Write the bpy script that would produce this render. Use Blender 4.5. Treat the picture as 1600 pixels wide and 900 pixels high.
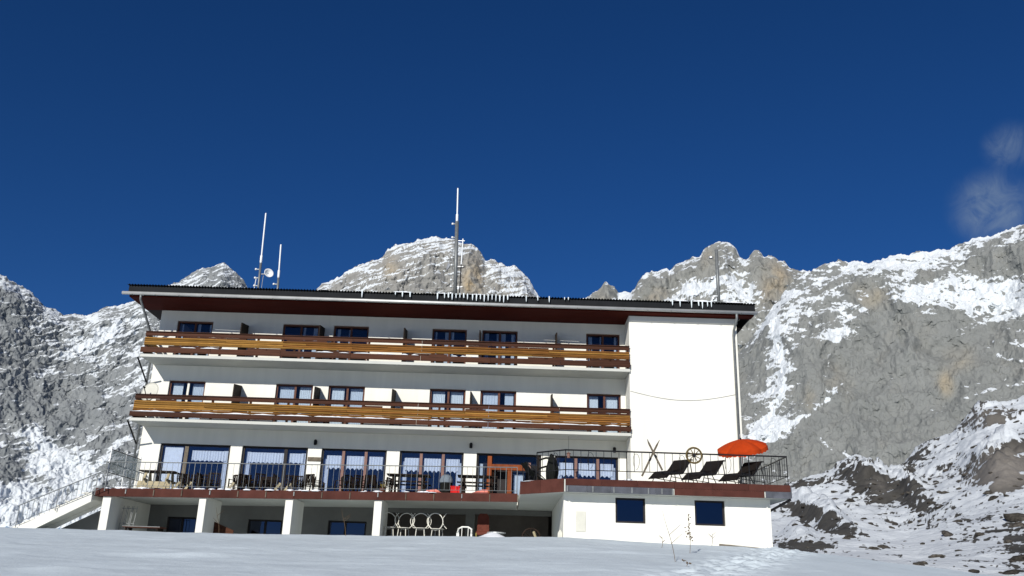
import bpy, bmesh, math, random
import numpy as np
from mathutils import Matrix, Vector
random.seed(7)
for o in list(bpy.data.objects): bpy.data.objects.remove(o)
SC = bpy.context.scene
COL = SC.collection

# ------------------------------------------------------------------ camera
F = 1380.0; PITCH, ROLL = 18.75, 1.8
CAM = np.array([0.0, -38.0, 0.0])
def cam_axes():
    p, r = math.radians(PITCH), math.radians(ROLL)
    f = np.array([0, math.cos(p), math.sin(p)])
    rt = np.array([1.0, 0, 0]); up = np.cross(rt, f)
    c, s = math.cos(r), math.sin(r)
    return c*rt + s*up, -s*rt + c*up, f
RT, UP, FW = cam_axes()
def ray(px, py): return FW + RT*(px-800)/F - UP*(py-450)/F
def W(px, py, y):                       # the point of a photo pixel on the plane y = const
    d = ray(px, py); return CAM + d*((y-CAM[1])/d[1])
def proj(P):                            # world points (n,3) -> photo pixels
    v = np.asarray(P) - CAM; z = np.maximum(v@FW, 1e-3)
    return 800+F*(v@RT)/z, 450-F*(v@UP)/z
cd = bpy.data.cameras.new('camera'); cam = bpy.data.objects.new('camera', cd); COL.objects.link(cam)
cd.sensor_width = 36; cd.lens = 36*F/1600; cd.clip_start = 0.1; cd.clip_end = 20000
cam.matrix_world = Matrix(((RT[0], UP[0], -FW[0], CAM[0]), (RT[1], UP[1], -FW[1], CAM[1]),
                           (RT[2], UP[2], -FW[2], CAM[2]), (0, 0, 0, 1)))
SC.camera = cam
SC.render.resolution_x, SC.render.resolution_y = 1024, 576

# ------------------------------------------------------------------ light
SUN = Vector((-0.37, -1.0, 0.47)).normalized()          # towards the sun
ELEV = math.asin(SUN.z); AZ = math.atan2(SUN.x, SUN.y)
world = bpy.data.worlds.new('World'); SC.world = world; world.use_nodes = True
wn, wl = world.node_tree.nodes, world.node_tree.links
wn.clear()
wo = wn.new('ShaderNodeOutputWorld'); bg = wn.new('ShaderNodeBackground'); sky = wn.new('ShaderNodeTexSky')
sky.sky_type = 'NISHITA'; sky.sun_disc = False; sky.sun_elevation = ELEV; sky.sun_rotation = AZ % (2*math.pi)
sky.altitude = 2600; sky.air_density = 1.0; sky.dust_density = 0.25; sky.ozone_density = 5.0
bg.inputs['Strength'].default_value = 0.055
# two thin wisps of cloud
tc = wn.new('ShaderNodeTexCoord')
def cloud(px, py, size, amount, prev):
    d = Vector(ray(px, py)).normalized()
    vm = wn.new('ShaderNodeVectorMath'); vm.operation = 'DISTANCE'; vm.inputs[1].default_value = d
    wl.new(tc.outputs['Generated'], vm.inputs[0])
    mr = wn.new('ShaderNodeMapRange'); mr.interpolation_type = 'SMOOTHERSTEP'
    mr.inputs['From Min'].default_value = size; mr.inputs['From Max'].default_value = size*.1
    mr.inputs['To Min'].default_value = 0; mr.inputs['To Max'].default_value = 1
    wl.new(vm.outputs['Value'], mr.inputs['Value'])
    nz = wn.new('ShaderNodeTexNoise'); nz.inputs['Scale'].default_value = 30; nz.inputs['Detail'].default_value = 6
    nz.inputs['Roughness'].default_value = .6; nz.inputs['Distortion'].default_value = 1.6
    wl.new(tc.outputs['Generated'], nz.inputs['Vector'])
    m2 = wn.new('ShaderNodeMapRange'); m2.inputs['From Min'].default_value = .25; m2.inputs['From Max'].default_value = .85
    wl.new(nz.outputs['Fac'], m2.inputs['Value'])
    mu = wn.new('ShaderNodeMath'); mu.operation = 'MULTIPLY'; wl.new(mr.outputs[0], mu.inputs[0]); wl.new(m2.outputs[0], mu.inputs[1])
    mu2 = wn.new('ShaderNodeMath'); mu2.operation = 'MULTIPLY'; wl.new(mu.outputs[0], mu2.inputs[0]); mu2.inputs[1].default_value = amount
    mx = wn.new('ShaderNodeMix'); mx.data_type = 'RGBA'; wl.new(mu2.outputs[0], mx.inputs['Factor'])
    wl.new(prev, mx.inputs['A']); mx.inputs['B'].default_value = (4.6, 6.0, 7.6, 1)
    return mx.outputs['Result']
hs = wn.new('ShaderNodeHueSaturation'); hs.inputs['Saturation'].default_value = 1.13; hs.inputs['Value'].default_value = 1.0
mt = wn.new('ShaderNodeMix'); mt.data_type = 'RGBA'; mt.blend_type = 'MULTIPLY'; mt.inputs['Factor'].default_value = 1; mt.inputs['B'].default_value = (.86, .91, 1.14, 1)
wl.new(sky.outputs[0], mt.inputs['A']); wl.new(mt.outputs['Result'], hs.inputs['Color'])
c1 = cloud(1550, 325, .050, .80, hs.outputs[0]); c2 = cloud(1578, 229, .032, .5, c1)
wl.new(c2, bg.inputs['Color']); wl.new(bg.outputs[0], wo.inputs['Surface'])
sd = bpy.data.lights.new('sun', 'SUN'); sd.energy = 4.8; sd.angle = math.radians(.53); sd.color = (1.0, .965, .90)
so = bpy.data.objects.new('sun', sd); COL.objects.link(so)
so.rotation_euler = (-SUN).to_track_quat('-Z', 'Y').to_euler(); so.location = (-30, -90, 60)
SC.view_settings.view_transform = 'Standard'; SC.view_settings.look = 'None'
SC.view_settings.exposure = 0.0; SC.view_settings.gamma = 1.0; SC.view_settings.use_curve_mapping = False
SC.render.engine = 'CYCLES'

# ------------------------------------------------------------------ materials
MATS = {}
def mat(name, col, rough=.8, var=.15, scale=4.0, bump=0.0, bscale=30.0, stretch=(1, 1, 1), rnd=0.0, metal=0.0, col2=None, coords='Object', spec=.10):
    m = bpy.data.materials.new(name); m.use_nodes = True; MATS[name] = m
    n, l = m.node_tree.nodes, m.node_tree.links
    b = n['Principled BSDF']; b.inputs['Roughness'].default_value = rough; b.inputs['Metallic'].default_value = metal
    b.inputs['Specular IOR Level'].default_value = spec
    t = n.new('ShaderNodeTexCoord'); mp = n.new('ShaderNodeMapping'); mp.inputs['Scale'].default_value = stretch
    l.new(t.outputs[coords], mp.inputs['Vector'])
    nz = n.new('ShaderNodeTexNoise'); nz.inputs['Scale'].default_value = scale; nz.inputs['Detail'].default_value = 6; nz.inputs['Roughness'].default_value = .62
    l.new(mp.outputs[0], nz.inputs['Vector'])
    rp = n.new('ShaderNodeValToRGB'); e = rp.color_ramp.elements
    a = tuple(max(0, c*(1-var)) for c in col); c2 = col2 or tuple(min(1, c*(1+var)) for c in col)
    e[0].position = .3; e[0].color = (*a, 1); e[1].position = .7; e[1].color = (*c2, 1)
    l.new(nz.outputs['Fac'], rp.inputs['Fac']); out = rp.outputs['Color']
    if rnd:
        oi = n.new('ShaderNodeObjectInfo'); mr = n.new('ShaderNodeMapRange')
        mr.inputs['To Min'].default_value = 1-rnd; mr.inputs['To Max'].default_value = 1+rnd
        l.new(oi.outputs['Random'], mr.inputs['Value'])
        h = n.new('ShaderNodeHueSaturation'); l.new(mr.outputs[0], h.inputs['Value']); l.new(out, h.inputs['Color']); out = h.outputs[0]
    l.new(out, b.inputs['Base Color'])
    if bump:
        bn = n.new('ShaderNodeTexNoise'); bn.inputs['Scale'].default_value = bscale; bn.inputs['Detail'].default_value = 5
        l.new(mp.outputs[0], bn.inputs['Vector'])
        bp = n.new('ShaderNodeBump'); bp.inputs['Strength'].default_value = bump; bp.inputs['Distance'].default_value = .02
        l.new(bn.outputs['Fac'], bp.inputs['Height']); l.new(bp.outputs[0], b.inputs['Normal'])
    return m
mat('plaster', (.76, .745, .675), .9, .05, 1.4, .35, 60, stretch=(1.6, 1.6, .16))
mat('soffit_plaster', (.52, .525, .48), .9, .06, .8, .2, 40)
mat('concrete', (.40, .40, .38), .9, .12, 2, .4, 30)
mat('wood_gold', (.30, .135, .026), .7, .72, 4, .4, 20, stretch=(.3, 4, 14), rnd=.3, col2=(.47, .25, .062))
mat('wood_orange', (.20, .075, .018), .7, .75, 4, .4, 20, stretch=(.3, 4, 14), rnd=.35, col2=(.38, .17, .042))
mat('wood_brown', (.056, .021, .011), .6, .4, 3, .3, 20, stretch=(.35, 4, 9), rnd=.3)
mat('wood_dark', (.018, .012, .009), .7, .4, 5, .3, 20, stretch=(1, 1, 4), rnd=.3)
mat('wood_red', (.20, .050, .014), .55, .3, 5, .2, 20, stretch=(1, 1, .3), rnd=.15)
mat('wood_cream', (.36, .31, .20), .7, .2, 5, .2, 20, rnd=.15)
mat('wood_grey', (.125, .105, .08), .8, .3, 6, .3, 20, rnd=.2)
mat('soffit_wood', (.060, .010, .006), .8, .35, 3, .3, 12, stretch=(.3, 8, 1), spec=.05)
mat('frame_brown', (.11, .045, .03), .5, .2, 5, rnd=.1)
mat('frame_pink', (.20, .115, .095), .5, .15, 5, rnd=.1)
mat('frame_dark', (.025, .022, .022), .5, .2, 5)
mat('roof_sheet', (.012, .013, .015), .7, .25, 2, .2, 20)
mat('gutter', (.50, .50, .48), .4, .12, 2, metal=.4, spec=.5)
mat('fascia', (.070, .025, .019), .8, .28, 1.6, .25, 14, rnd=.14)
mat('fascia_grey', (.08, .085, .10), .6, .3, 3, .25, 14, rnd=.14)
mat('steel_black', (.018, .018, .020), .45, .2, 8, metal=.3)
mat('steel_grey', (.19, .20, .20), .5, .2, 8, metal=.4)
mat('steel_light', (.55, .56, .56), .45, .15, 8, metal=.5)
mat('antenna_white', (.74, .76, .76), .5, .06, 4)
mat('white_metal', (.72, .70, .62), .5, .12, 12)
mat('ice', (.72, .78, .80), .25, .06, 8, spec=.5)
mat('plastic_white', (.78, .78, .74), .5, .06, 8)
mat('curtain', (.62, .64, .66), .95, .06, 9)
mat('lace', (.70, .71, .70), .95, .16, 30)
mat('interior', (.16, .14, .12), .95, .2, 1)
mat('shaded_wall', (.17, .17, .16), .95, .15, 1, .3, 20)  # wall colour darkened to stand for the shade under the terrace and stairs
mat('canvas_orange', (.40, .042, .006), .8, .12, 5, .2, 40)
mat('canvas_black', (.009, .010, .009), .85, .3, 10, .3, 40)
mat('rattan', (.012, .010, .009), .7, .4, 40, .4, 80)
mat('red_plastic', (.55, .012, .012), .4, .1, 6)
mat('pink_foam', (.70, .22, .17), .9, .12, 6)
mat('wheel_wood', (.10, .072, .028), .75, .3, 12, .3, 40)
mat('brass', (.42, .34, .10), .4, .1, 8, metal=.5)
mat('brown_leather', (.12, .032, .02), .5, .2, 8)
mat('beige_box', (.58, .57, .50), .7, .06, 4)
mat('dry_stem', (.13, .09, .055), .9, .3, 30)
mat('boulder', (.034, .030, .025), .95, .5, 2.2, .6, 9, rnd=.35, col2=(.095, .085, .072))
mat('grey_cloth', (.16, .19, .22), .9, .2, 6)

def glass(name, refl, tint, tr):
    m = bpy.data.materials.new(name); m.use_nodes = True; MATS[name] = m
    n, l = m.node_tree.nodes, m.node_tree.links; n.remove(n['Principled BSDF'])
    tb = n.new('ShaderNodeBsdfTransparent'); tb.inputs[0].default_value = (*tr, 1)
    gb = n.new('ShaderNodeBsdfGlossy'); gb.inputs['Color'].default_value = (*tint, 1); gb.inputs['Roughness'].default_value = .03
    nz = n.new('ShaderNodeTexNoise'); nz.inputs['Scale'].default_value = 1.3
    tcx = n.new('ShaderNodeTexCoord'); l.new(tcx.outputs['Object'], nz.inputs['Vector'])
    bp = n.new('ShaderNodeBump'); bp.inputs['Strength'].default_value = .06; bp.inputs['Distance'].default_value = .05
    l.new(nz.outputs['Fac'], bp.inputs['Height']); l.new(bp.outputs[0], gb.inputs['Normal'])
    fr = n.new('ShaderNodeFresnel'); fr.inputs['IOR'].default_value = 1.5
    ad = n.new('ShaderNodeMath'); ad.operation = 'ADD'; ad.inputs[1].default_value = refl; l.new(fr.outputs[0], ad.inputs[0])
    mx = n.new('ShaderNodeMixShader'); l.new(ad.outputs[0], mx.inputs[0]); l.new(tb.outputs[0], mx.inputs[1]); l.new(gb.outputs[0], mx.inputs[2])
    l.new(mx.outputs[0], n['Material Output'].inputs['Surface'])
glass('glass', .0, (.5, .56, .68), (.86, .90, .94))
glass('glass_dark', .05, (.5, .6, .9), (.12, .14, .2))


def screen_mat():
    m = bpy.data.materials.new('glass_screen'); m.use_nodes = True; MATS['glass_screen'] = m
    b = m.node_tree.nodes['Principled BSDF']; b.inputs['Base Color'].default_value = (.30, .36, .32, 1); b.inputs['Alpha'].default_value = .45; b.inputs['Roughness'].default_value = .25
screen_mat()
glass('glass_ground', .03, (.50, .60, .85), (.88, .91, .95))
def snow_mat(name, col=(.595, .665, .70), bumps=((.35, 3.0, .05), (.5, 30.0, .015))):
    m = bpy.data.materials.new(name); m.use_nodes = True; MATS[name] = m
    n, l = m.node_tree.nodes, m.node_tree.links
    b = n['Principled BSDF']; b.inputs['Roughness'].default_value = .75; b.inputs['Specular IOR Level'].default_value = .25
    t = n.new('ShaderNodeTexCoord'); nz = n.new('ShaderNodeTexNoise'); nz.inputs['Scale'].default_value = .7; nz.inputs['Detail'].default_value = 7
    l.new(t.outputs['Object'], nz.inputs['Vector'])
    rp = n.new('ShaderNodeValToRGB'); e = rp.color_ramp.elements
    e[0].position = .3; e[0].color = (*[c*.93 for c in col], 1); e[1].position = .7; e[1].color = (*[min(1, c*1.05) for c in col], 1)
    l.new(nz.outputs['Fac'], rp.inputs['Fac']); l.new(rp.outputs[0], b.inputs['Base Color'])
    prev = None
    for s, sc, d in bumps:
        bn = n.new('ShaderNodeTexNoise'); bn.inputs['Scale'].default_value = sc; bn.inputs['Detail'].default_value = 6; bn.inputs['Roughness'].default_value = .65
        l.new(t.outputs['Object'], bn.inputs['Vector'])
        bp = n.new('ShaderNodeBump'); bp.inputs['Strength'].default_value = s; bp.inputs['Distance'].default_value = d
        l.new(bn.outputs['Fac'], bp.inputs['Height'])
        if prev: l.new(prev, bp.inputs['Normal'])
        prev = bp.outputs[0]
    l.new(prev, b.inputs['Normal'])
snow_mat('snow')
snow_mat('snow_ledge', (.80, .82, .85))

def rock_mat(name, rock, rock2, tan, fine, snowcol=(.62, .655, .68)):
    """rock with snow lying on it: mesh attributes 'snow' and 'tan' say where"""
    m = bpy.data.materials.new(name); m.use_nodes = True; MATS[name] = m
    n, l = m.node_tree.nodes, m.node_tree.links
    b = n['Principled BSDF']; b.inputs['Roughness'].default_value = .9; b.inputs['Specular IOR Level'].default_value = .2
    t = n.new('ShaderNodeTexCoord')
    def noise(scale, detail=5, stretch=None, rough=.65):
        nz = n.new('ShaderNodeTexNoise'); nz.inputs['Scale'].default_value = scale; nz.inputs['Detail'].default_value = detail; nz.inputs['Roughness'].default_value = rough
        if stretch:
            mp = n.new('ShaderNodeMapping'); mp.inputs['Scale'].default_value = stretch; l.new(t.outputs['Object'], mp.inputs['Vector']); l.new(mp.outputs[0], nz.inputs['Vector'])
        else: l.new(t.outputs['Object'], nz.inputs['Vector'])
        return nz.outputs['Fac']
    def ramp(inp, p0, c0, p1, c1):
        rp = n.new('ShaderNodeValToRGB'); e = rp.color_ramp.elements
        e[0].position = p0; e[0].color = (*c0, 1); e[1].position = p1; e[1].color = (*c1, 1); l.new(inp, rp.inputs['Fac']); return rp.outputs[0]
    def mixc(fac, a, bb):
        mx = n.new('ShaderNodeMix'); mx.data_type = 'RGBA'; l.new(fac, mx.inputs['Factor']); l.new(a, mx.inputs['A']); l.new(bb, mx.inputs['B']); return mx.outputs['Result']
    def attr(nm):
        a = n.new('ShaderNodeAttribute'); a.attribute_name = nm; return a.outputs['Fac']
    def math_(op, a, bb):
        q = n.new('ShaderNodeMath'); q.operation = op
        for i, v in enumerate((a, bb)):
            if isinstance(v, (int, float)): q.inputs[i].default_value = v
            else: l.new(v, q.inputs[i])
        return q.outputs[0]
    base = ramp(noise(fine*.35, 7, (1, 1, .4)), .3, rock, .7, rock2)
    tanc = ramp(noise(fine, 5, (1, 1, .3)), .3, tan, .7, tuple(c*1.35 for c in tan))
    rockc = mixc(attr('tan'), base, tanc)
    s = math_('ADD', attr('snow'), math_('MULTIPLY', math_('SUBTRACT', noise(fine*1.0, 6), .5), .9))
    sm = n.new('ShaderNodeMapRange'); sm.interpolation_type = 'SMOOTHSTEP'; sm.inputs['From Min'].default_value = .44; sm.inputs['From Max'].default_value = .58
    l.new(s, sm.inputs['Value'])
    sc = n.new('ShaderNodeRGB'); sc.outputs[0].default_value = (*snowcol, 1)
    l.new(mixc(sm.outputs[0], rockc, sc.outputs[0]), b.inputs['Base Color'])
    bp = n.new('ShaderNodeBump'); bp.inputs['Strength'].default_value = .45; bp.inputs['Distance'].default_value = .6/fine
    l.new(noise(fine*1.6, 7), bp.inputs['Height'])
    l.new(bp.outputs[0], b.inputs['Normal'])
rock_mat('rock_right', (.168, .176, .170), (.225, .232, .222), (.29, .245, .17), .14)
rock_mat('rock_left', (.170, .184, .190), (.245, .258, .260), (.24, .20, .14), .10)
rock_mat('rock_center', (.20, .198, .185), (.30, .295, .275), (.36, .28, .17), .07)
rock_mat('rock_peaks', (.185, .19, .178), (.255, .258, .24), (.30, .235, .15), .085)
rock_mat('rock_near', (.036, .034, .030), (.088, .083, .074), (.22, .20, .175), .9)

# ------------------------------------------------------------------ mesh helpers
def setp(o, label=None, cat=None, group=None, kind=None):
    if label: o['label'] = label
    if cat: o['category'] = cat
    if group: o['group'] = group
    if kind: o['kind'] = kind
    return o
def empty(name, loc, rz=0.0):
    o = bpy.data.objects.new(name, None); COL.objects.link(o); o.location = loc; o.rotation_euler = (0, 0, rz); o.empty_display_size = .2
    return o
def wloc(o):
    v = Vector((0, 0, 0))
    while o is not None: v += o.location; o = o.parent
    return v
class MB:
    def __init__(s): s.v = []; s.f = []
    def add(s, vs, fs):
        k = len(s.v); s.v += [tuple(map(float, p)) for p in vs]; s.f += [tuple(i+k for i in f) for f in fs]; return s
    def box(s, x0, x1, y0, y1, z0, z1):
        return s.add([(x, y, z) for z in (z0, z1) for y in (y0, y1) for x in (x0, x1)],
                     [(0, 2, 3, 1), (4, 5, 7, 6), (0, 1, 5, 4), (2, 6, 7, 3), (0, 4, 6, 2), (1, 3, 7, 5)])
    def beam(s, p, q, w, h, up=(0, 0, 1)):
        p, q = Vector(p), Vector(q); d = (q-p).normalized(); u = Vector(up)
        if abs(d.dot(u)) > .98: u = Vector((0, 1, 0))
        a = d.cross(u).normalized(); c = a.cross(d).normalized()
        vs = [e+a*(i*w/2)+c*(j*h/2) for e in (p, q) for j in (-1, 1) for i in (-1, 1)]
        return s.add(vs, [(0, 2, 3, 1), (4, 5, 7, 6), (0, 1, 5, 4), (2, 6, 7, 3), (0, 4, 6, 2), (1, 3, 7, 5)])
    def tube(s, pts, r, n=8, closed=False, cap=True):
        pts = [Vector(p) for p in pts]; m = len(pts); rs = r if isinstance(r, (list, tuple)) else [r]*m
        rings = []; prev = None
        for i, p in enumerate(pts):
            if closed: d = (pts[(i+1) % m]-pts[i-1])
            else: d = pts[min(i+1, m-1)]-pts[max(i-1, 0)]
            d.normalize()
            u = prev if prev is not None else (Vector((0, 0, 1)) if abs(d.z) < .9 else Vector((0, 1, 0)))
            a = d.cross(u)
            if a.length < 1e-4: a = d.cross(Vector((1, 0, 0)))
            a.normalize(); c = a.cross(d).normalized(); prev = c
            rings.append([p+(a*math.cos(2*math.pi*k/n)+c*math.sin(2*math.pi*k/n))*rs[i] for k in range(n)])
        vs = [q for rg in rings for q in rg]; fs = []
        for i in range(m if closed else m-1):
            j = (i+1) % m
            for k in range(n): fs.append((i*n+k, i*n+(k+1) % n, j*n+(k+1) % n, j*n+k))
        if cap and not closed: fs += [tuple(range(n))[::-1], tuple((m-1)*n+k for k in range(n))]
        return s.add(vs, fs)
    def lathe(s, prof, n=16, origin=(0, 0, 0), rot=None):
        vs = []; o = Vector(origin)
        for r, z in prof:
            for k in range(n):
                p = Vector((r*math.cos(2*math.pi*k/n), r*math.sin(2*math.pi*k/n), z))
                if rot is not None: p = rot @ p
                vs.append(p+o)
        fs = [(i*n+k, i*n+(k+1) % n, (i+1)*n+(k+1) % n, (i+1)*n+k) for i in range(len(prof)-1) for k in range(n)]
        return s.add(vs, fs)
    def prism(s, poly, a0, a1, axis='y'):      # poly in the two other axes, extruded along axis
        def mk(u, v, a): return (u, a, v) if axis == 'y' else ((a, u, v) if axis == 'x' else (u, v, a))
        n = len(poly); vs = [mk(u, v, a) for a in (a0, a1) for u, v in poly]
        fs = [tuple(range(n)), tuple(range(2*n-1, n-1, -1))]+[(i, i+n, (i+1) % n+n, (i+1) % n) for i in range(n)]
        return s.add(vs, fs)
    def mesh(s, name, m, smooth=False, off=None):
        me = bpy.data.meshes.new(name)
        vs = s.v if off is None else [(a-off[0], b-off[1], c-off[2]) for a, b, c in s.v]
        me.from_pydata(vs, [], s.f); me.materials.append(MATS[m])
        bm = bmesh.new(); bm.from_mesh(me); bmesh.ops.recalc_face_normals(bm, faces=bm.faces); bm.to_mesh(me); bm.free()
        if smooth: me.shade_smooth()
        return me
    def build(s, name, m, parent=None, smooth=False, rel=True, bevel=0):
        off = wloc(parent) if (parent is not None and rel) else None
        me = s.mesh(name, m, smooth, off)
        o = bpy.data.objects.new(name, me); COL.objects.link(o); o.parent = parent
        if bevel:
            b = o.modifiers.new('bevel', 'BEVEL'); b.width = bevel; b.segments = 2; b.limit_method = 'ANGLE'
        return o
def inst(name, me, loc, parent=None, rot=(0, 0, 0), rel=True, scale=None):   # another object on the same mesh
    o = bpy.data.objects.new(name, me); COL.objects.link(o); o.parent = parent
    l = Vector(loc); 
    if parent is not None and rel: l = l-wloc(parent)
    o.location = l; o.rotation_euler = rot
    if scale: o.scale = scale
    return o
def copy_tree(o, parent=None):
    c = o.copy(); COL.objects.link(c); c.parent = parent
    for ch in list(o.children): copy_tree(ch, c)
    return c
def thing(name, loc, label, cat, group=None, rz=0.0):
    return setp(empty(name, loc, rz), label, cat, group)

# ------------------------------------------------------------------ noise (numpy)
_rs = np.random.RandomState(11); _perm = _rs.permutation(256); _perm = np.concatenate([_perm, _perm, _perm])
_g = _rs.normal(size=(256, 3)); _g /= np.linalg.norm(_g, axis=1)[:, None]; _g = _g.astype(np.float32)
def pn(P):
    P = P.astype(np.float32); I = np.floor(P); fr = P-I; I = I.astype(np.int64) & 255
    u = fr*fr*fr*(fr*(fr*6-15)+10); out = np.zeros(len(P), np.float32)
    for dx in (0, 1):
        wx = u[:, 0] if dx else 1-u[:, 0]; hx = _perm[I[:, 0]+dx]
        for dy in (0, 1):
            wy = wx*(u[:, 1] if dy else 1-u[:, 1]); hy = _perm[hx+I[:, 1]+dy]
            for dz in (0, 1):
                w = wy*(u[:, 2] if dz else 1-u[:, 2]); g = _g[_perm[hy+I[:, 2]+dz]]
                out += w*(g[:, 0]*(fr[:, 0]-dx)+g[:, 1]*(fr[:, 1]-dy)+g[:, 2]*(fr[:, 2]-dz))
    return out*1.5
def fbm(P, o=4, gain=.5, lac=2.03):
    a, t = 1.0, np.zeros(len(P), np.float32)
    for i in range(o): t += a*pn(P+17.3*i); P = P*lac; a *= gain
    return t
def ridged(P, o=4, gain=.5):
    a, t = 1.0, np.zeros(len(P), np.float32)
    for i in range(o): t += a*(1-2*np.abs(pn(P+9.1*i))); P = P*2.07; a *= gain
    return t
def sstep(x, a, b):
    t = np.clip((x-a)/(b-a), 0, 1); return t*t*(3-2*t)
def grid_object(name, P, nu, nv, m, attrs=None, smooth=True):
    me = bpy.data.meshes.new(name); nv_ = len(P)
    i = np.arange(nu-1)[:, None]*nv+np.arange(nv-1)[None, :]
    q = np.stack([i, i+nv, i+nv+1, i+1], -1).reshape(-1, 4)
    me.vertices.add(nv_); me.vertices.foreach_set('co', P.astype(np.float32).ravel())
    me.loops.add(q.size); me.loops.foreach_set('vertex_index', q.astype(np.int32).ravel())
    me.polygons.add(len(q)); me.polygons.foreach_set('loop_start', np.arange(0, q.size, 4, dtype=np.int32))
    me.polygons.foreach_set('loop_total', np.full(len(q), 4, np.int32))
    me.update(calc_edges=True)
    for k, v in (attrs or {}).items():
        a = me.attributes.new(k, 'FLOAT', 'POINT'); a.data.foreach_set('value', v.astype(np.float32))
    me.materials.append(MATS[m])
    if smooth: me.shade_smooth()
    o = bpy.data.objects.new(name, me); COL.objects.link(o); return o

# ------------------------------------------------------------------ mountains
def azel(px, py):
    d = ray(px, py); return math.atan2(d[0], d[1]), math.atan2(d[2], math.hypot(d[0], d[1]))
def ellf(px, py, L):                    # sum of soft ellipses (cx, cy, rx, ry, angle deg, amount)
    t = np.zeros_like(px)
    for cx, cy, rx, ry, an, am in L:
        a = math.radians(an); c, s = math.cos(a), math.sin(a); dx, dy = px-cx, py-cy
        u, v = (dx*c+dy*s)/rx, (-dx*s+dy*c)/ry
        t += am*np.exp(-(u*u+v*v)**1.5)
    return t
def segf(px, py, L):                    # soft strokes (list of points, half width, amount)
    t = np.zeros_like(px)
    for pts, w, am in L:
        best = np.full_like(px, 1e9)
        for (x0, y0), (x1, y1) in zip(pts, pts[1:]):
            dx, dy = x1-x0, y1-y0; k = np.clip(((px-x0)*dx+(py-y0)*dy)/(dx*dx+dy*dy), 0, 1)
            best = np.minimum(best, np.hypot(px-x0-k*dx, py-y0-k*dy))
        t += am*np.exp(-(best/w)**2)
    return t
def mountain(name, m, ridge, px0, px1, Rf, Rr, foot, nu, nv, seed, shape, snowf, tanf=None, curve=1.3, back=.16):
    az_r = np.array([azel(*p)[0] for p in ridge]); el_r = np.array([azel(*p)[1] for p in ridge])
    a0, a1 = azel(px0, 600)[0], azel(px1, 600)[0]
    az = np.linspace(a0, a1, nu)
    ft = np.array([azel(*p) for p in foot]); elf = np.interp(az, ft[:, 0], ft[:, 1])
    elr = np.interp(az, az_r, el_r)
    kw = max(3, nu//9); ker = np.hanning(2*kw+1); ker /= ker.sum(); els = np.convolve(np.pad(elr, kw, mode='edge'), ker, 'valid')
    nb = max(6, int(nv*.07)); t = np.concatenate([np.linspace(0, 1, nv-nb), 1+np.linspace(0, 1, nb+1)[1:]])
    A, T = np.meshgrid(az, t, indexing='ij'); ER = np.broadcast_to(elr[:, None], A.shape); EF = np.broadcast_to(elf[:, None], A.shape)
    tt = np.minimum(T, 1); R = Rf+(Rr-Rf)*tt**curve; ES = np.broadcast_to(els[:, None], A.shape); el = EF+(ES-EF)*tt+(ER-ES)*tt**5
    Z = R*np.tan(el); bk = np.maximum(T-1, 0); R = R+bk*(Rr*back); Z = Z-bk*bk*Rr*back*.8-bk*Rr*.02
    A, T, R, Z = [q.ravel() for q in (A, T, R, Z)]
    P = np.stack([CAM[0]+R*np.sin(A), CAM[1]+R*np.cos(A), Z], 1); Q = P+seed*101.7
    rad, vert = shape(Q, T, P)                        # towards the viewer, up
    edge = np.clip((1.02-T)/.10, 0.25, 1)
    D = np.stack([-np.sin(A), -np.cos(A), np.zeros_like(A)], 1)
    P = P+D*(rad*edge)[:, None]; P[:, 2] += vert*np.clip(edge, .8, 1)
    G = P.reshape(nu, nv, 3); du = np.gradient(G, axis=0); dv = np.gradient(G, axis=1)
    N = np.cross(du, dv).reshape(-1, 3); N /= np.linalg.norm(N, axis=1)[:, None]+1e-9; N *= np.sign((N*(D+np.array([0, 0, 1.]))).sum(1))[:, None]
    px, py = proj(P)
    skyl = np.interp(A, az, elr); below = (skyl-np.arctan2(P[:, 2], np.hypot(P[:, 0], P[:, 1]+38)))*1480
    sn = snowf(Q, P, px, py, N, below, T)
    tn = tanf(Q, P, px, py) if tanf else np.zeros_like(sn)
    o = grid_object(name, P, nu, nv, m, {'snow': sn, 'tan': np.clip(tn*.62, 0, 1)})
    setp(o, kind='structure')
    return o, P, px, py

def lin(Q, s): return Q/np.asarray(s, float)
def strat(P, slope, su, sv, seed, o=4):       # noise drawn out along tilted bedding
    n = math.hypot(1, slope); u = (P[:, 0]+P[:, 2]*slope)/n; v = (P[:, 2]-P[:, 0]*slope)/n
    return fbm(np.stack([u/su+seed, v/sv, P[:, 1]/60+seed], 1), o)
def cracks(Q, s, w=.05): return np.clip(1-np.abs(pn(lin(Q, s)+.35*fbm(lin(Q, tuple(k*.3 for k in s)), 2)[:, None]))/w, 0, 1)
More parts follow.
